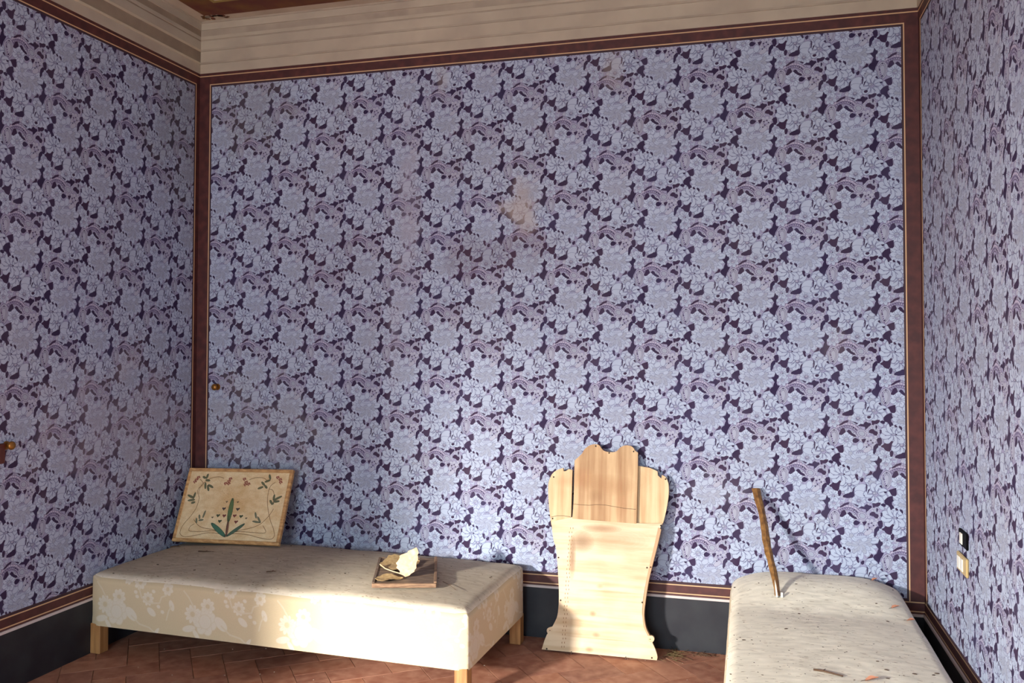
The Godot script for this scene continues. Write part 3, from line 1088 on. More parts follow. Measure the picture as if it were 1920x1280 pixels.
func panel_image() -> Image:
	var iw := 640; var ih := 400
	var n := FastNoiseLite.new()
	n.seed = 77
	n.frequency = 0.012
	n.fractal_octaves = 4
	var p := Paint.new(iw, ih, Color8(206, 180, 132))
	for y in ih:
		for x in iw:
			var a := n.get_noise_2d(x, y * 1.6)
			var f := n.get_noise_2d(x * 9.0, y * 14.0 + 500)
			var c := Color8(236, 216, 176).lerp(Color8(212, 176, 126), clampf(0.45 + a * 0.6, 0, 1))
			c = c.darkened(clampf(f * 0.14, 0, 0.2))
			var dc := Vector2((x - 330.0) / 190.0, (y - 180.0) / 130.0).length()
			c = c.lerp(Color8(182, 128, 66), clampf(1.0 - dc, 0, 1) * 0.35)
			var i := (y * iw + x) * 3
			p.b[i] = c.r8; p.b[i + 1] = c.g8; p.b[i + 2] = c.b8
	p.wrap = false
	# from picture coordinates of the photograph's crop to the panel
	var mp := func(x: float, y: float) -> Vector2:
		var v := (y - 165.0) / 975.0
		return Vector2((x - (235.0 - 135.0 * v)) / 1535.0 * iw, v * ih)
	var vine := Color8(122, 84, 48)
	for l in [
		[870, 1095, 780, 1060, 600, 1050, 420, 1090, 250, 1120, 170, 1090, 165, 1020, 210, 930, 300, 820, 370, 700, 400, 560],
		[860, 1080, 700, 1020, 520, 1035, 380, 1040, 295, 1030, 310, 970, 370, 930], [860, 1080, 700, 1010, 520, 985, 430, 950, 350, 870],
		[880, 1095, 980, 1050, 1200, 1055, 1380, 1090, 1540, 1105, 1600, 1060, 1580, 960, 1520, 830, 1470, 650, 1460, 480, 1490, 360, 1560, 300],
		[880, 1080, 1030, 1020, 1250, 1020, 1430, 1025, 1470, 1000, 1420, 920], [880, 1080, 1040, 1010, 1240, 960, 1380, 900, 1500, 780, 1560, 680],
		[400, 560, 380, 480, 410, 370, 480, 310, 560, 260, 680, 240, 760, 260], [1470, 400, 1530, 420, 1570, 520], [1160, 270, 1260, 240, 1380, 245, 1440, 290],
		[360, 500, 370, 420, 440, 350, 380, 280]]:
		var pts := []
		for k in range(0, l.size(), 2): pts.append(mp.call(l[k], l[k + 1]))
		var sm := []
		for k in pts.size() - 1:
			for s in 6:
				sm.append(pts[k].cubic_interpolate(pts[k + 1], pts[maxi(k - 1, 0)], pts[mini(k + 2, pts.size() - 1)], s / 6.0))
		sm.append(pts[-1])
		p.line(sm, 1.5, vine, 0.85)
	var leaf := func(x0: float, y0: float, x1: float, y1: float, wd: float, c: Color):
		var a: Vector2 = mp.call(x0, y0); var b: Vector2 = mp.call(x1, y1)
		p.ellipse((a.x + b.x) / 2, (a.y + b.y) / 2, a.distance_to(b) / 2 * 1.1, wd * 1.15, (b - a).angle(), c, c.darkened(0.25), 0.2)
	var g := Color8(98, 98, 70)
	var g2 := Color8(66, 110, 88)
	var grey_g := Color8(112, 112, 88)
	leaf.call(880, 1080, 890, 860, 7, Color8(120, 82, 64)); leaf.call(890, 880, 925, 560, 13, Color8(88, 112, 70))
	leaf.call(860, 1090, 640, 920, 12, g2); leaf.call(890, 1085, 1135, 910, 9, Color8(74, 98, 78))
	p.line([mp.call(865, 1100), mp.call(895, 800)], 1.6, Color8(74, 42, 40))
	for q in [[215, 520, 310, 560], [330, 480, 305, 570], [225, 600, 330, 585], [280, 635, 340, 620], [420, 240, 470, 265], [500, 200, 480, 270], [470, 290, 540, 300], [470, 330, 480, 420], [510, 370, 535, 450], [520, 360, 600, 400],
		[1300, 400, 1380, 370], [1350, 300, 1400, 350], [1440, 390, 1400, 350], [1400, 300, 1480, 270], [1460, 190, 1480, 260], [1500, 560, 1530, 610], [1560, 480, 1550, 560], [1550, 560, 1670, 500], [1550, 580, 1640, 570], [1520, 615, 1560, 600]]:
		leaf.call(q[0], q[1], q[2], q[3], 6, g)
	for q in [[520, 740, 490, 840], [430, 800, 440, 860], [390, 850, 400, 920], [430, 880, 500, 870], [1290, 740, 1310, 820], [1330, 800, 1380, 880], [1260, 865, 1370, 880]]:
		leaf.call(q[0], q[1], q[2], q[3], 5, grey_g)
	var red := Color8(150, 78, 62)
	for q in [[320, 290], [350, 255], [300, 320], [840, 300], [860, 265], [790, 335], [840, 335], [1080, 265], [1110, 310], [1100, 345], [1150, 335], [1590, 230], [1630, 260], [1640, 300]]:
		var c: Vector2 = mp.call(q[0], q[1])
		for k in 4:
			p.ellipse(c.x + cos(k * 1.7) * 7, c.y + sin(k * 1.7) * 6, 6, 3.5, k * 0.9, red, red.darkened(0.2), 0.2)
	var dk := Color8(58, 48, 46)
	for q in [[805, 700, 0], [1020, 700, 0], [725, 800, 1], [820, 800, 2], [980, 795, 2], [1080, 800, 1], [760, 880, 1], [1010, 880, 2], [640, 830, 3], [1160, 825, 3], [1010, 600, 3], [840, 600, 3]]:
		var c: Vector2 = mp.call(q[0], q[1])
		var col: Color = [dk, Color8(54, 72, 44), Color8(120, 48, 42), Color8(104, 84, 56)][q[2]]
		var r := 9.5 if q[2] < 3 else 5.5
		p.ellipse(c.x - r * 0.5, c.y, r * 0.8, r * 0.55, 0.6, col, dk, 0.15)
		p.ellipse(c.x + r * 0.5, c.y - 1, r * 0.8, r * 0.55, -0.7, col, dk, 0.15)
		p.ellipse(c.x, c.y + r * 0.5, r * 0.4, r * 0.7, 0.0, col, dk, 0.15)
	var rr := RandomNumberGenerator.new()
	rr.seed = 9
	for k in 120:   # worn specks above the spray
		var c: Vector2 = mp.call(rr.randfn(880, 110), rr.randfn(560, 110))
		p.ellipse(c.x, c.y, rr.randf_range(1, 3), 1, rr.randf() * 3, Color8(150, 96, 52), vine, 0.0, 0.6)
	return p.image()

# ---------------------------------------------------------------- shaped wooden back leaning on the wall
func plank_tex(seed_: int, vertical: bool, marks: Array, iw := 512, ih := 768, c0 := Color8(222, 202, 170), c1 := Color8(198, 168, 130)) -> ImageTexture:
	var n := FastNoiseLite.new()
	n.seed = seed_
	n.frequency = 0.01
	n.fractal_octaves = 5
	var p := Paint.new(iw, ih, Color.WHITE)
	for y in ih:
		for x in iw:
			var a: float
			if vertical: a = n.get_noise_2d(x * 3.2, y * 0.22)
			else: a = n.get_noise_2d(x * 0.22, y * 3.2)
			var b := n.get_noise_2d(x * 0.7 + 900, y * 0.7)
			var c := c0.lerp(c1, clampf(0.35 + a * 0.9 + b * 0.35, 0, 1))
			var i := (y * iw + x) * 3
			p.b[i] = c.r8; p.b[i + 1] = c.g8; p.b[i + 2] = c.b8
	p.wrap = false
	for m in marks:   # u, v, radius u, radius v, r, g, b, strength
		for k in 7:
			var f := 1.0 - k / 8.0
			p.ellipse(m[0] * iw, m[1] * ih, m[2] * iw * f, m[3] * ih * f, 0, Color8(m[4], m[5], m[6]), Color.WHITE, 0.0, m[7] * 0.11)
	var t := tex(p.image())
	return t

func build_headboard():
	# traced outline: pixels of the photograph, laid on the leaning plane of the boards
	var t := thing("shaped_headboard", "shaped pale pine headboard with scalloped crest, leaning on the back wall between two daybeds", "headboard")
	var base := Vector3(2.182, 0.0, 0.205)
	var lean := asin(0.15 / 1.06)
	t.transform = Transform3D(Basis(Vector3.RIGHT, -lean), base)
	var cam_r := Basis(Vector3.UP, deg_to_rad(15.3114)) * Basis(Vector3.RIGHT, deg_to_rad(1.662)) * Basis(Vector3(0, 0, 1), deg_to_rad(0.1204))
	var cam_p := Vector3(3.2043, 1.55, 4.5183)
	var inv := t.transform.affine_inverse()
	var on := func(px: float, py: float, zz: float) -> Vector2:   # measured point -> board coordinates
		var d := cam_r * Vector3((px - 960.0) / 1620.6145, -(py - 599.94) / 1620.6145, -1.0)
		var o := inv * cam_p
		d = inv.basis * d
		var q := o + d * ((zz - o.z) / d.z)
		return Vector2(q.x, q.y)
	var trace := func(a: Array, zz: float) -> PackedVector2Array:
		var p := PackedVector2Array()
		for i in range(0, a.size(), 2): p.append(on.call(a[i], a[i + 1], zz))
		return p
	var th := 0.018
	var uv0 := Vector2(-0.02, -0.02); var uvs := Vector2(0.66, 1.12)
	# main lower board
	var main: PackedVector2Array = trace.call([1033.7, 978, 1037.5, 1010, 1042, 1025, 1044.5, 1045, 1046.5, 1078, 1048, 1109, 1047.5, 1133, 1045, 1154, 1040, 1166, 1035.5, 1174.5, 1029.5, 1176.5, 1025, 1181.5, 1026.8, 1187, 1025.4, 1189, 1020.5, 1201, 1015.6, 1217,
		1231.5, 1237.5, 1232.5, 1230, 1228.6, 1217, 1223, 1204.5, 1226.5, 1198, 1224, 1192, 1215, 1191, 1208, 1178, 1205, 1162, 1204, 1146.5, 1206, 1121, 1212, 1086, 1218.8, 1056.6, 1226.6, 1025, 1233.4, 1000, 1241.5, 981, 1207, 981, 1193.3, 980.3, 1073, 969], 0.0)
	main = smooth_closed(main, {0: 1, 13: 1, 9: 1, 15: 1, 16: 1, 14: 1, 22: 1, 19: 1, 31: 1, 32: 1, 33: 1, 34: 1}, 4)
	var wood_main := mat(Color.WHITE, 0.62)
	wood_main.albedo_texture = plank_tex(61, false, [
		[0.32, 0.49, 0.10, 0.05, 120, 84, 56, 0.9], [0.47, 0.425, 0.16, 0.02, 140, 100, 66, 1.0], [0.25, 0.56, 0.03, 0.10, 126, 86, 56, 0.9], [0.55, 0.47, 0.3, 0.06, 160, 120, 84, 0.6], [0.55, 0.60, 0.3, 0.02, 176, 130, 84, 0.4],
		[0.42, 0.80, 0.03, 0.014, 140, 88, 50, 0.6], [0.45, 0.89, 0.035, 0.014, 150, 92, 60, 0.5], [0.40, 0.955, 0.035, 0.014, 140, 84, 54, 0.6], [0.6, 0.70, 0.3, 0.006, 184, 134, 92, 0.6], [0.5, 0.905, 0.3, 0.004, 176, 126, 88, 0.6],
		[0.47, 0.68, 0.03, 0.012, 170, 120, 80, 0.5]])
	put(prism(main, -th, 0.0, uv0, uvs), wood_main, "main_board", t)
	# dotted pricked line down the main board
	var track := st_new()
	for k in 30:
		var f := k / 29.0
		for s in [-1.0, 1.0]:
			var q: Vector2 = on.call(lerpf(1070.5, 1055.5, f) + s * 2.4 + (1.5 if k % 3 == 0 else 0.0), lerpf(990.0, 1212.0, f), 0.0)
			add_box(track, Vector3(q.x - 0.0014, q.y - 0.0042, -0.001), Vector3(q.x + 0.0014, q.y + 0.0042, 0.0006))
	track.generate_normals()
	var tm := put(track.commit(), mat(Color8(150, 110, 76), 0.8), "pricked_line", t)
	tm.set_meta("kind", "stuff")
	# upper side boards, set back behind the middle board
	var left: PackedVector2Array = trace.call([1033.7, 984, 1029.3, 949, 1027.8, 912, 1031, 897, 1036.7, 886.5, 1045.6, 880.5, 1056, 877, 1056.8, 883, 1061, 883, 1066.4, 879, 1073.2, 881, 1070.2, 984], -0.012)
	left = smooth_closed(left, {0: 1, 6: 1, 7: 1, 8: 1, 9: 1, 10: 1, 11: 1}, 3)
	var wood_v := mat(Color.WHITE, 0.62)
	wood_v.albedo_texture = plank_tex(62, true, [[0.2, 0.22, 0.15, 0.03, 184, 128, 84, 0.4], [0.55, 0.2, 0.3, 0.06, 150, 96, 50, 0.3]], 384, 512, Color8(218, 190, 148), Color8(186, 148, 104))
	put(prism(left, -th - 0.012, -0.012, uv0, uvs), wood_v, "side_board", t)
	var right: PackedVector2Array = trace.call([1190, 986, 1192, 872, 1207, 875, 1219, 877, 1232.6, 883.5, 1233.4, 891, 1240, 897, 1241, 890, 1247.5, 894, 1252.2, 903, 1253.8, 915, 1253, 933, 1248.5, 959.5, 1242, 984], -0.022)
	right = smooth_closed(right, {0: 1, 1: 1, 4: 1, 5: 1, 6: 1, 7: 1, 13: 1}, 3)
	put(prism(right, -th - 0.022, -0.022, uv0, uvs), wood_v, "side_board", t)
	# middle board with the scalloped crest
	var mid: PackedVector2Array = trace.call([1073, 972, 1075.5, 940, 1077, 880, 1077.5, 863, 1084, 857, 1091.6, 849.5, 1096, 842, 1105, 835, 1114, 832.6, 1122.8, 834, 1128, 840.8, 1133, 845, 1143.6, 847.5, 1155.5, 846, 1163, 838.6, 1171.8, 834.8, 1182, 835.6, 1188, 840, 1190.3, 844.5, 1196, 848, 1195.5, 894, 1194, 953.6, 1193.3, 981.5], 0.0)
	mid = smooth_closed(mid, {0: 1, 3: 1, 19: 1, 22: 1}, 3)
	var wood_mid := mat(Color.WHITE, 0.62)
	wood_mid.albedo_texture = plank_tex(64, true, [[0.5, 0.23, 0.25, 0.05, 150, 100, 56, 0.5], [0.62, 0.3, 0.06, 0.1, 160, 104, 60, 0.4], [0.42, 0.28, 0.07, 0.03, 130, 88, 50, 0.4], [0.3, 0.2, 0.12, 0.05, 176, 116, 64, 0.4], [0.45, 0.395, 0.08, 0.007, 120, 84, 60, 0.9]], 384, 512, Color8(198, 164, 122), Color8(152, 110, 70))
	put(prism(mid, -th, 0.0015, uv0, uvs), wood_mid, "middle_board", t)
	# cracks
	for c in [[1075, 944.5, 1090, 946, 1105, 947, 1118, 945.5, 1135, 946.5, 1150, 949, 1170, 952.5, 1192, 954.5], [1033.5, 969, 1045, 966.5, 1056, 966.5, 1066, 968, 1071, 969.5]]:
		var st := st_new()
		var pts := []; var rad := []
		for i in range(0, c.size(), 2):
			var z := 0.0012 if c[0] > 1060 else -0.0122
			var q: Vector2 = on.call(c[i], c[i + 1], z)
			pts.append(Vector3(q.x, q.y, z)); rad.append(0.0012)
		tube(st, pts, rad, 5)
		st.generate_normals()
		put(st.commit(), M.twig, "crack", t)
	# bent edging lath along the right side
	var lath: PackedVector2Array = trace.call([1234.5, 988, 1228, 1018, 1219, 1056, 1212.5, 1086, 1207, 1121, 1205, 1146, 1205.5, 1162, 1208.5, 1177, 1215, 1191, 1219, 1191, 1212.5, 1178, 1209, 1162, 1208.5, 1146, 1211.5, 1121, 1217, 1087, 1224.5, 1056, 1233.5, 1021, 1240, 992], -0.01)
	lath = smooth_closed(lath, {0: 1, 8: 1, 9: 1, 17: 1}, 3)
	put(prism(lath, -0.03, 0.002), mat(Color8(186, 150, 114), 0.7), "edging_lath", t)
	# scroll knobs at the foot, nails round the edge
	for q in [[1030.3, 1181.7, 5.2], [1220.7, 1197.3, 5.8]]:
		var c: Vector2 = on.call(q[0], q[1], 0.002)
		var disc := PackedVector2Array()
		for k in 18: disc.append(c + Vector2(cos(TAU * k / 18), sin(TAU * k / 18)) * q[2] * 0.0027)
		put(prism(disc, -th, 0.003), wood_main, "scroll_knob", t)
	for q in [[1031, 1181.5], [1219, 1198], [1025, 1216], [1047, 1045], [1051, 1125], [1204, 1129], [1220, 1063], [1037, 894], [1117, 836], [1142, 849], [1247, 898], [1239, 985], [1222, 1233], [1188, 846], [1035, 972], [1213, 1064]]:
		var c: Vector2 = on.call(q[0], q[1], 0.003)
		var back: float = -0.012 if (q[1] < 975 and q[0] < 1070) else (-0.022 if q[1] < 975 and q[0] > 1200 else 0.0)
		put(sphere(0.0042, 8), M.nail, "nail", t, Transform3D(Basis.from_scale(Vector3(1, 1, 0.5)), Vector3(c.x, c.y, 0.0015 + back)))
	for q in [[1071, 1228], [1173, 1238]]:   # headless pins under the bottom edge
		var c: Vector2 = on.call(q[0], q[1] - 2, 0.004)
		put(box_mesh(Vector3(c.x - 0.0015, c.y - 0.012, 0.0), Vector3(c.x + 0.0015, c.y + 0.014, 0.003)), M.nail, "pin", t)

# ---------------------------------------------------------------- tray with the dry leaf
func leaf_mesh(length: float, width: float, fold: float, curl: float, teeth: int, seed_: int) -> ArrayMesh:
	var r := RandomNumberGenerator.new()
	r.seed = seed_
	var st := st_new()
	st.set_smooth_group(0)
	var nu := teeth * 2
	var rows := []
	for i in nu + 1:
		var u := float(i) / nu
		var prof := pow(sin(PI * pow(u, 0.75)), 0.8) * width * 0.5
		if i % 2: prof *= 1.14
		prof *= 1.0 + r.randf_range(-0.12, 0.12)
		var row := []
		for j in range(-3, 4):
			var v := j / 3.0
			var x := u * length
			var z := v * prof * cos(fold)
			var y := absf(v) * prof * sin(fold) + curl * length * u * u + 0.006 * sin(u * 9.0 + j) * width * 6.0 * absf(v)
			row.append(Vector3(x, y, z))
		rows.append(row)
	for side in [1, -1]:
		st.set_smooth_group(side + 2)
		for i in nu:
			for j in 6:
				var a: Vector3 = rows[i][j]; var b: Vector3 = rows[i + 1][j]; var c: Vector3 = rows[i + 1][j + 1]; var d: Vector3 = rows[i][j + 1]
				if side > 0: quad(st, a, b, c, d)
				else:
					var o := Vector3(0, -0.0006, 0)
					quad(st, a + o, d + o, c + o, b + o)
	st.generate_normals()
	return st.commit()

func build_tray():
	var t := thing("wooden_tray", "shallow weathered wooden tray with a curled leaf on it, lying on the long daybed", "tray")
	var c := on_bed(0, 1.60, 0.585, 0.016)
	t.transform = Transform3D(Basis(Vector3.UP, deg_to_rad(19.6)) * Basis(Vector3.RIGHT, deg_to_rad(2.0)) * Basis(Vector3(0, 0, 1), deg_to_rad(-1.0)), c)
	var a := 0.147; var b := 0.215
	put(box_mesh(Vector3(-a, -0.006, -b), Vector3(a, 0.006, b), 0.002), M.old_board, "tray_board", t)
	put(box_mesh(Vector3(-a, -0.011, b - 0.012), Vector3(a, 0.0085, b + 0.002), 0.002), M.old_rim, "rim", t)
	put(box_mesh(Vector3(a - 0.014, -0.01, -b), Vector3(a, 0.014, 0.01), 0.002), M.old_rim, "rim", t)
	put(box_mesh(Vector3(a - 0.012, -0.01, 0.013), Vector3(a + 0.002, 0.013, b - 0.014), 0.002), M.old_rim, "rim", t)
	put(box_mesh(Vector3(-a - 0.002, -0.012, -b), Vector3(-a + 0.012, 0.010, b - 0.014), 0.002), M.old_board, "rim", t)
	put(box_mesh(Vector3(-a, -0.01, -b), Vector3(a * 0.4, 0.011, -b + 0.012), 0.002), M.old_board, "rim", t)
	# plank joints of the tray board
	put(box_mesh(Vector3(-a + 0.012, 0.0055, -0.035), Vector3(a - 0.014, 0.0068, -0.031)), M.twig, "board_joint", t)
	put(box_mesh(Vector3(-a + 0.012, 0.0055, 0.09), Vector3(a - 0.014, 0.0068, 0.094)), M.twig, "board_joint", t)
	var tt := t.transform
	# big curled leaf
	var l := thing("dry_leaf", "large pale curled leaf with a long stalk standing up on the wooden tray", "leaf", Vector3.ZERO)
	var bx := Vector3(0.20, 0.82, -0.54).normalized()
	var bz := bx.cross(Vector3(-0.22, 0.5, 0.84)).normalized()
	l.transform = Transform3D(Basis(bx, bz.cross(bx), bz), tt * Vector3(0.0, 0.012, 0.125))
	put(leaf_mesh(0.145, 0.115, 0.45, 0.05, 8, 5), M.leaf, "blade", l)
	var st := st_new()
	tube(st, [Vector3(0.0, 0.016, 0.118), Vector3(-0.03, 0.013, 0.07), Vector3(-0.062, 0.013, 0.04), Vector3(-0.1, 0.018, 0.012), Vector3(-0.128, 0.03, -0.02)], [0.0026, 0.0028, 0.0028, 0.003, 0.0042])
	st.generate_normals()
	var stalk := put(st.commit(), M.leaf, "stalk", l)
	stalk.transform = l.transform.affine_inverse() * tt
	var l2 := thing("dry_leaf", "flat crumpled brown leaf under the big curled leaf at the back of the tray", "leaf", Vector3.ZERO)
	l2.transform = tt * Transform3D(Basis(Vector3.UP, deg_to_rad(18.0)), Vector3(-0.13, 0.013, -0.05))
	put(leaf_mesh(0.20, 0.20, 0.10, 0.04, 7, 8), M.leaf_old, "blade", l2)
	var l3 := thing("dry_leaf", "torn brown leaf piece at the front left of the tray", "leaf", Vector3.ZERO)
	l3.transform = tt * Transform3D(Basis(Vector3.UP, deg_to_rad(4.0)), Vector3(-0.138, 0.014, 0.155))
	put(leaf_mesh(0.13, 0.10, 0.10, 0.01, 6, 12), M.leaf_old, "blade", l3)

# ---------------------------------------------------------------- stick on the second daybed
func build_stick():
	var foot := on_bed(1, 3.325, 0.40, 0.006)
	var t := thing("gilded_stick", "broken gilded wooden moulding strip standing upright on the right-hand daybed, leaning back to the wall", "stick", foot)
	var top := Vector3(3.238, 0.84, 0.035) - foot
	var st := st_new()
	st.set_smooth_group(-1)
	var r := RandomNumberGenerator.new()
	r.seed = 21
	var n := 16
	var rows := []
	var nb := FastNoiseLite.new()
	nb.seed = 3
	for i in n + 1:
		var f := float(i) / n
		var c := top * f
		var w := lerpf(0.012, 0.019, smoothstep(0.0, 0.45, f)) * (1.0 + r.randf_range(-0.16, 0.14))
		c.x += 0.003 * sin(f * 11.0)
		var d := 0.008
		rows.append([c + Vector3(-w, 0, 0), c + Vector3(-w * 0.5, 0.004, d * 0.8), c + Vector3(w * r.randf_range(-0.1, 0.25), 0.006, d * 1.7), c + Vector3(w * 0.75, 0.004, d * 0.5), c + Vector3(w, 0, -0.002), c + Vector3(0, 0, -d)])
	for i in n:
		for k in 6:
			var k2 := (k + 1) % 6
			quad(st, rows[i][k], rows[i + 1][k], rows[i + 1][k2], rows[i][k2])
	for e in [0, n]:
		for k in range(1, 5):
			if e: st.add_vertex(rows[e][0]); st.add_vertex(rows[e][k + 1]); st.add_vertex(rows[e][k])
			else: st.add_vertex(rows[e][0]); st.add_vertex(rows[e][k]); st.add_vertex(rows[e][k + 1])
	st.generate_normals()
	put(st.commit(), M.gilt, "moulding", t)
	# bare splinters at the foot
	st = st_new()
	tube(st, [top * 0.17 + Vector3(0.002, 0, 0.012), top * 0.09 + Vector3(0.0, 0, 0.013), top * -0.005 + Vector3(-0.004, 0, 0.012)], [0.001, 0.004, 0.005], 6)
	st.generate_normals()
	put(st.commit(), M.white, "bare_splinter", t)
	st = st_new()
	add_box(st, Vector3(0.012, -0.004, -0.002), Vector3(0.022, 0.018, 0.008), 0.001)
	st.generate_normals()
	put(st.commit(), M.white, "bare_splinter", t)

# ---------------------------------------------------------------- wall fittings
func build_switches():
	var p1 := thing("light_switch", "black wall switch plate with one white button, above the beige plate", "switch", Vector3(W, 0.805, 0.812))
	put(box_mesh(Vector3(-0.009, -0.032, -0.06), Vector3(0, 0.032, 0.062), 0.003), M.black, "cover_plate", p1)
	put(box_mesh(Vector3(-0.013, -0.022, -0.034), Vector3(-0.008, 0.02, 0.002), 0.0015), M.white, "button", p1)
	var p2 := thing("light_switch", "beige wall plate with two white rockers, below the black plate", "switch", Vector3(W, 0.705, 0.797))
	put(box_mesh(Vector3(-0.011, -0.036, -0.078), Vector3(0, 0.036, 0.078), 0.004), M.beige_plastic, "cover_plate", p2)
	put(box_mesh(Vector3(-0.015, -0.024, -0.056), Vector3(-0.01, 0.024, -0.016), 0.0015), M.white, "rocker", p2)
	put(box_mesh(Vector3(-0.015, -0.024, -0.008), Vector3(-0.01, 0.024, 0.03), 0.0015), M.white, "rocker", p2)

func knob_at(label: String, at: Vector3, turn: float):
	var t := thing("door_knob", label, "knob", at, "")
	t.rotation.y = turn
	var rose := CylinderMesh.new()
	rose.top_radius = 0.017; rose.bottom_radius = 0.02; rose.height = 0.006; rose.radial_segments = 20
	put(rose, M.brass, "rose", t, Transform3D(Basis(Vector3.RIGHT, PI / 2), Vector3(0, 0, 0.004)))
	var neck := CylinderMesh.new()
	neck.top_radius = 0.009; neck.bottom_radius = 0.007; neck.height = 0.016; neck.radial_segments = 14
	put(neck, M.brass, "neck", t, Transform3D(Basis(Vector3.RIGHT, PI / 2), Vector3(0, 0, 0.014)))
	put(sphere(0.0195, 18), M.brass, "knob_head", t, Transform3D(Basis.from_scale(Vector3(1, 1, 0.7)), Vector3(0, 0, 0.03)))

func build_knobs():
	knob_at("small round brass knob on the back wall beside the left corner band", Vector3(0.147, 1.298, 0.001), 0.0)
	knob_at("small round brass knob on the left wall above the red-brown wooden latch", Vector3(0.001, 1.098, 1.375), PI / 2)
	var t := thing("wooden_latch", "dark red-brown wooden latch block on the left wall at the picture edge", "latch", Vector3(0.0, 1.065, 1.44))
	put(box_mesh(Vector3(0, -0.045, -0.05), Vector3(0.016, 0.045, 0.07), 0.005), M.red_wood, "latch_plate", t)
	put(box_mesh(Vector3(0.015, -0.03, -0.02), Vector3(0.024, 0.03, 0.06), 0.004), M.red_wood, "latch_bar", t)

# ---------------------------------------------------------------- leaves, twigs and crumbs
func flat_leaf(label: String, at: Vector3, len: float, wid: float, turn: float, m: Material, seed_: int, tilt := 0.2):
	var t := thing("dry_leaf", label, "leaf", at)
	t.rotation = Vector3(0.0, turn, tilt)
	put(leaf_mesh(len, wid, 0.5, 0.12, 5, seed_), m, "blade", t)
	var st := st_new()
	tube(st, [Vector3(0.002, 0.001, 0), Vector3(-len * 0.25, 0.002, 0.002), Vector3(-len * 0.45, 0.0, 0.006)], [0.0009, 0.0008, 0.0006], 5)
	st.generate_normals()
	put(st.commit(), M.twig, "stalk", t)

func twig(label: String, at: Vector3, pts: Array, rad: float, m: Material):
	var t := thing("twig", label, "twig", at)
	var st := st_new()
	var rr := []
	for i in pts.size(): rr.append(rad * (1.0 - 0.5 * i / pts.size()))
	tube(st, pts, rr, 6)
	st.generate_normals()
	put(st.commit(), m, "stem", t)
	for k in 2:
		var f: Vector3 = pts[k + 1]
		st = st_new()
		tube(st, [f, f + Vector3(0.010, 0.004, 0.010 * (1 if k % 2 else -1))], [rad * 0.6, rad * 0.3], 5)
		st.generate_normals()
		put(st.commit(), m, "offshoot", t)

func crumbs(n: String, label: String, mesh: Mesh, m: Material, spots: Array):
	var mm := MultiMesh.new()
	mm.transform_format = MultiMesh.TRANSFORM_3D
	mm.mesh = mesh
	mm.instance_count = spots.size()
	for i in spots.size():
		mm.set_instance_transform(i, spots[i])
	var o := MultiMeshInstance3D.new()
	o.name = numbered(n)
	o.multimesh = mm
	o.material_override = m
	add_child(o)
	tag(o, label, "crumbs")
	o.set_meta("kind", "stuff")

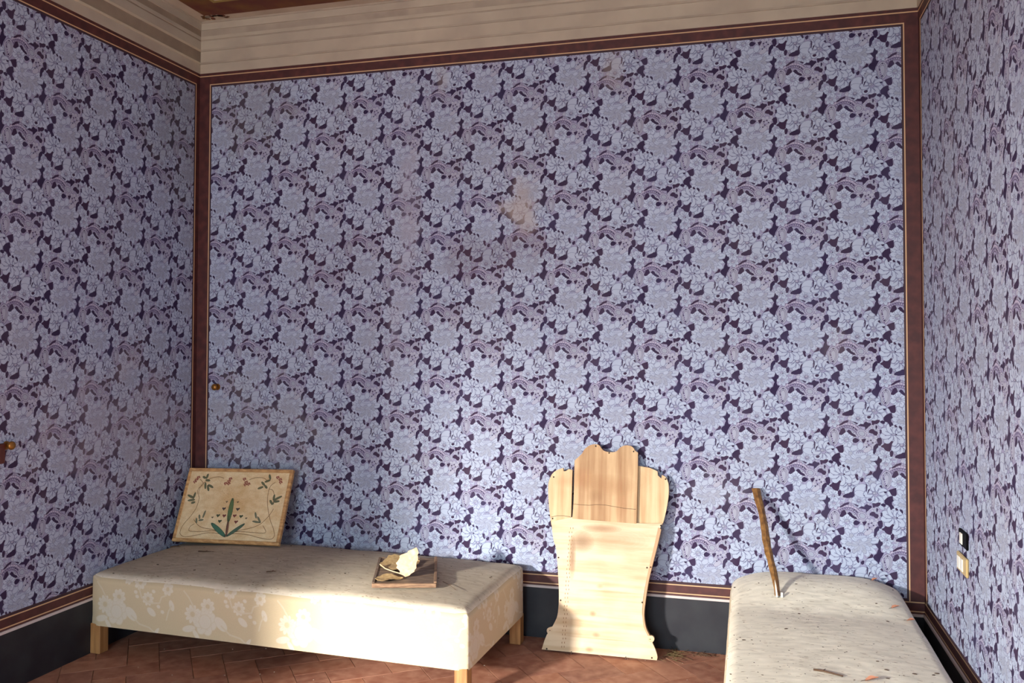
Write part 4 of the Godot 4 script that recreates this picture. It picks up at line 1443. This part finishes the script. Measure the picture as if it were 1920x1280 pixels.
func build_debris():
	# on the second daybed
	flat_leaf("orange-brown leaf scrap on the right-hand daybed near the corner post, the farther of two", on_bed(1, 3.80, 0.40, 0.002), 0.036, 0.024, 0.3, M.leaf_red, 1)
	flat_leaf("orange-brown leaf scrap near the right edge of the right-hand daybed, the nearer of two", on_bed(1, 3.845, 0.50, 0.002), 0.034, 0.026, -0.5, M.leaf_red, 2)
	flat_leaf("reddish dry leaf at the front of the right-hand daybed, right of the twig", on_bed(1, 3.585, 1.29, 0.002), 0.046, 0.028, 0.1, M.leaf_red, 3)
	flat_leaf("tiny reddish leaf on the far edge of the right-hand daybed", on_bed(1, 3.76, 0.085, 0.002), 0.03, 0.02, 0.4, M.leaf_red, 4)
	twig("short brown twig at the front of the right-hand daybed", on_bed(1, 3.42, 1.24, 0.003), [Vector3(0, 0, 0), Vector3(0.03, 0.001, 0.008), Vector3(0.06, 0.0, 0.02), Vector3(0.095, -0.001, 0.035)], 0.004, M.twig)
	# on the first daybed
	twig("dark frayed twig below the painted panel on the long daybed", on_bed(0, 0.34, 0.44, 0.002), [Vector3(0, 0, 0), Vector3(0.04, 0.003, 0.004), Vector3(0.08, 0.001, -0.01), Vector3(0.12, 0.0, -0.03)], 0.0042, M.twig)
	twig("small dark twig in the middle of the long daybed", on_bed(0, 0.92, 0.72, 0.002), [Vector3(0, 0, 0), Vector3(0.02, 0.002, -0.008), Vector3(0.05, 0.0, -0.03)], 0.003, M.twig)
	twig("dark splinter at the lower left corner of the painted panel", on_bed(0, 0.06, 0.30, 0.003), [Vector3(0, 0, 0), Vector3(0.03, 0.004, -0.01), Vector3(0.075, 0.0, 0.0)], 0.006, M.twig)
	twig("thin thread-like twig right of the tray on the long daybed", on_bed(0, 1.80, 0.62, 0.002), [Vector3(0, 0, 0), Vector3(0.05, 0.001, 0.05), Vector3(0.11, 0.0, 0.12)], 0.0014, M.twig)
	var dot := sphere(0.003, 6)
	var r := RandomNumberGenerator.new()
	r.seed = 99
	for bi in 2:
		var spots := []
		var b: Dictionary = bed_shapes[bi]
		for k in (190 if bi == 1 else 110):
			var x: float = b.at.x + r.randf_range(-0.94, 0.94) * b.hx
			var z: float = b.at.z + r.randf_range(-0.92, 0.88) * b.hz
			var s := r.randf_range(0.25, 0.8) if k % 9 else r.randf_range(1.0, 1.7)
			spots.append(Transform3D(Basis(Vector3.UP, r.randf_range(-0.6, 0.6)) * Basis.from_scale(Vector3(s * r.randf_range(1.0, 2.4), s * 0.5, s)), on_bed(bi, x, z, 0.0005)))
		crumbs("crumbs", ["dark dirt crumbs scattered over the long daybed", "dark dirt crumbs scattered over the right-hand daybed"][bi], dot, M.crumb, spots)
	# on the floor
	var fl := []
	for k in 70:
		var s := r.randf_range(0.3, 1.1)
		fl.append(Transform3D(Basis(Vector3.UP, r.randf() * 6.0) * Basis.from_scale(Vector3(s * 1.6, s * 0.6, s)), Vector3(r.randf_range(0.3, 3.05), 0.0015, r.randf_range(0.04, 1.2))))
	crumbs("floor_grit", "pale grit scattered on the terracotta floor between the daybeds", dot, M.grit, fl)
	var straw := st_new()
	for k in 60:
		var c := Vector3(2.84 + r.randfn(0.0, 0.022), 0.003 + absf(r.randfn(0, 0.008)), 0.10 + r.randfn(0, 0.035))
		var d := Vector3(r.randfn(0, 0.02), absf(r.randfn(0, 0.006)), r.randfn(0, 0.014))
		tube(straw, [c - d, c + d], [0.0011, 0.0007], 4)
	straw.generate_normals()
	var so := put(straw.commit(), mat(Color8(110, 92, 60), 0.9), "straw_clump", self)
	tag(so, "wisp of dry straw on the floor at the right foot of the shaped headboard", "straw")
	so.set_meta("kind", "stuff")
	var dust := st_new()
	for k in 40:
		var c := Vector3(2.98 + r.randfn(0.0, 0.04), 0.002 + absf(r.randfn(0, 0.004)), 0.03 + absf(r.randfn(0, 0.02)))
		var d := Vector3(r.randfn(0, 0.012), absf(r.randfn(0, 0.003)), r.randfn(0, 0.008))
		tube(dust, [c - d, c + d], [0.0014, 0.0008], 4)
	dust.generate_normals()
	var du := put(dust.commit(), M.twig, "sweepings", self)
	tag(du, "dark sweepings against the skirting right of the straw wisp", "dirt")
	du.set_meta("kind", "stuff")
	for q in [[2.50, 0.80, "dark wood chip on the floor in front of the headboard, left of the pale pebble", "twig"], [2.56, 0.80, "pale pebble on the floor in front of the headboard", "grit"]]:
		if q[3] == "twig":
			var c := thing("wood_chip", q[2], "wood chip", Vector3(q[0], 0.001, q[1]))
			put(box_mesh(Vector3(-0.012, 0, -0.005), Vector3(0.012, 0.006, 0.005), 0.002), M.twig, "chip", c)
		else:
			var c := thing("pebble", q[2], "pebble", Vector3(q[0], 0.004, q[1]))
			put(sphere(0.008, 8), M.grit, "stone", c, Transform3D(Basis.from_scale(Vector3(1.2, 0.6, 0.9)), Vector3.ZERO))
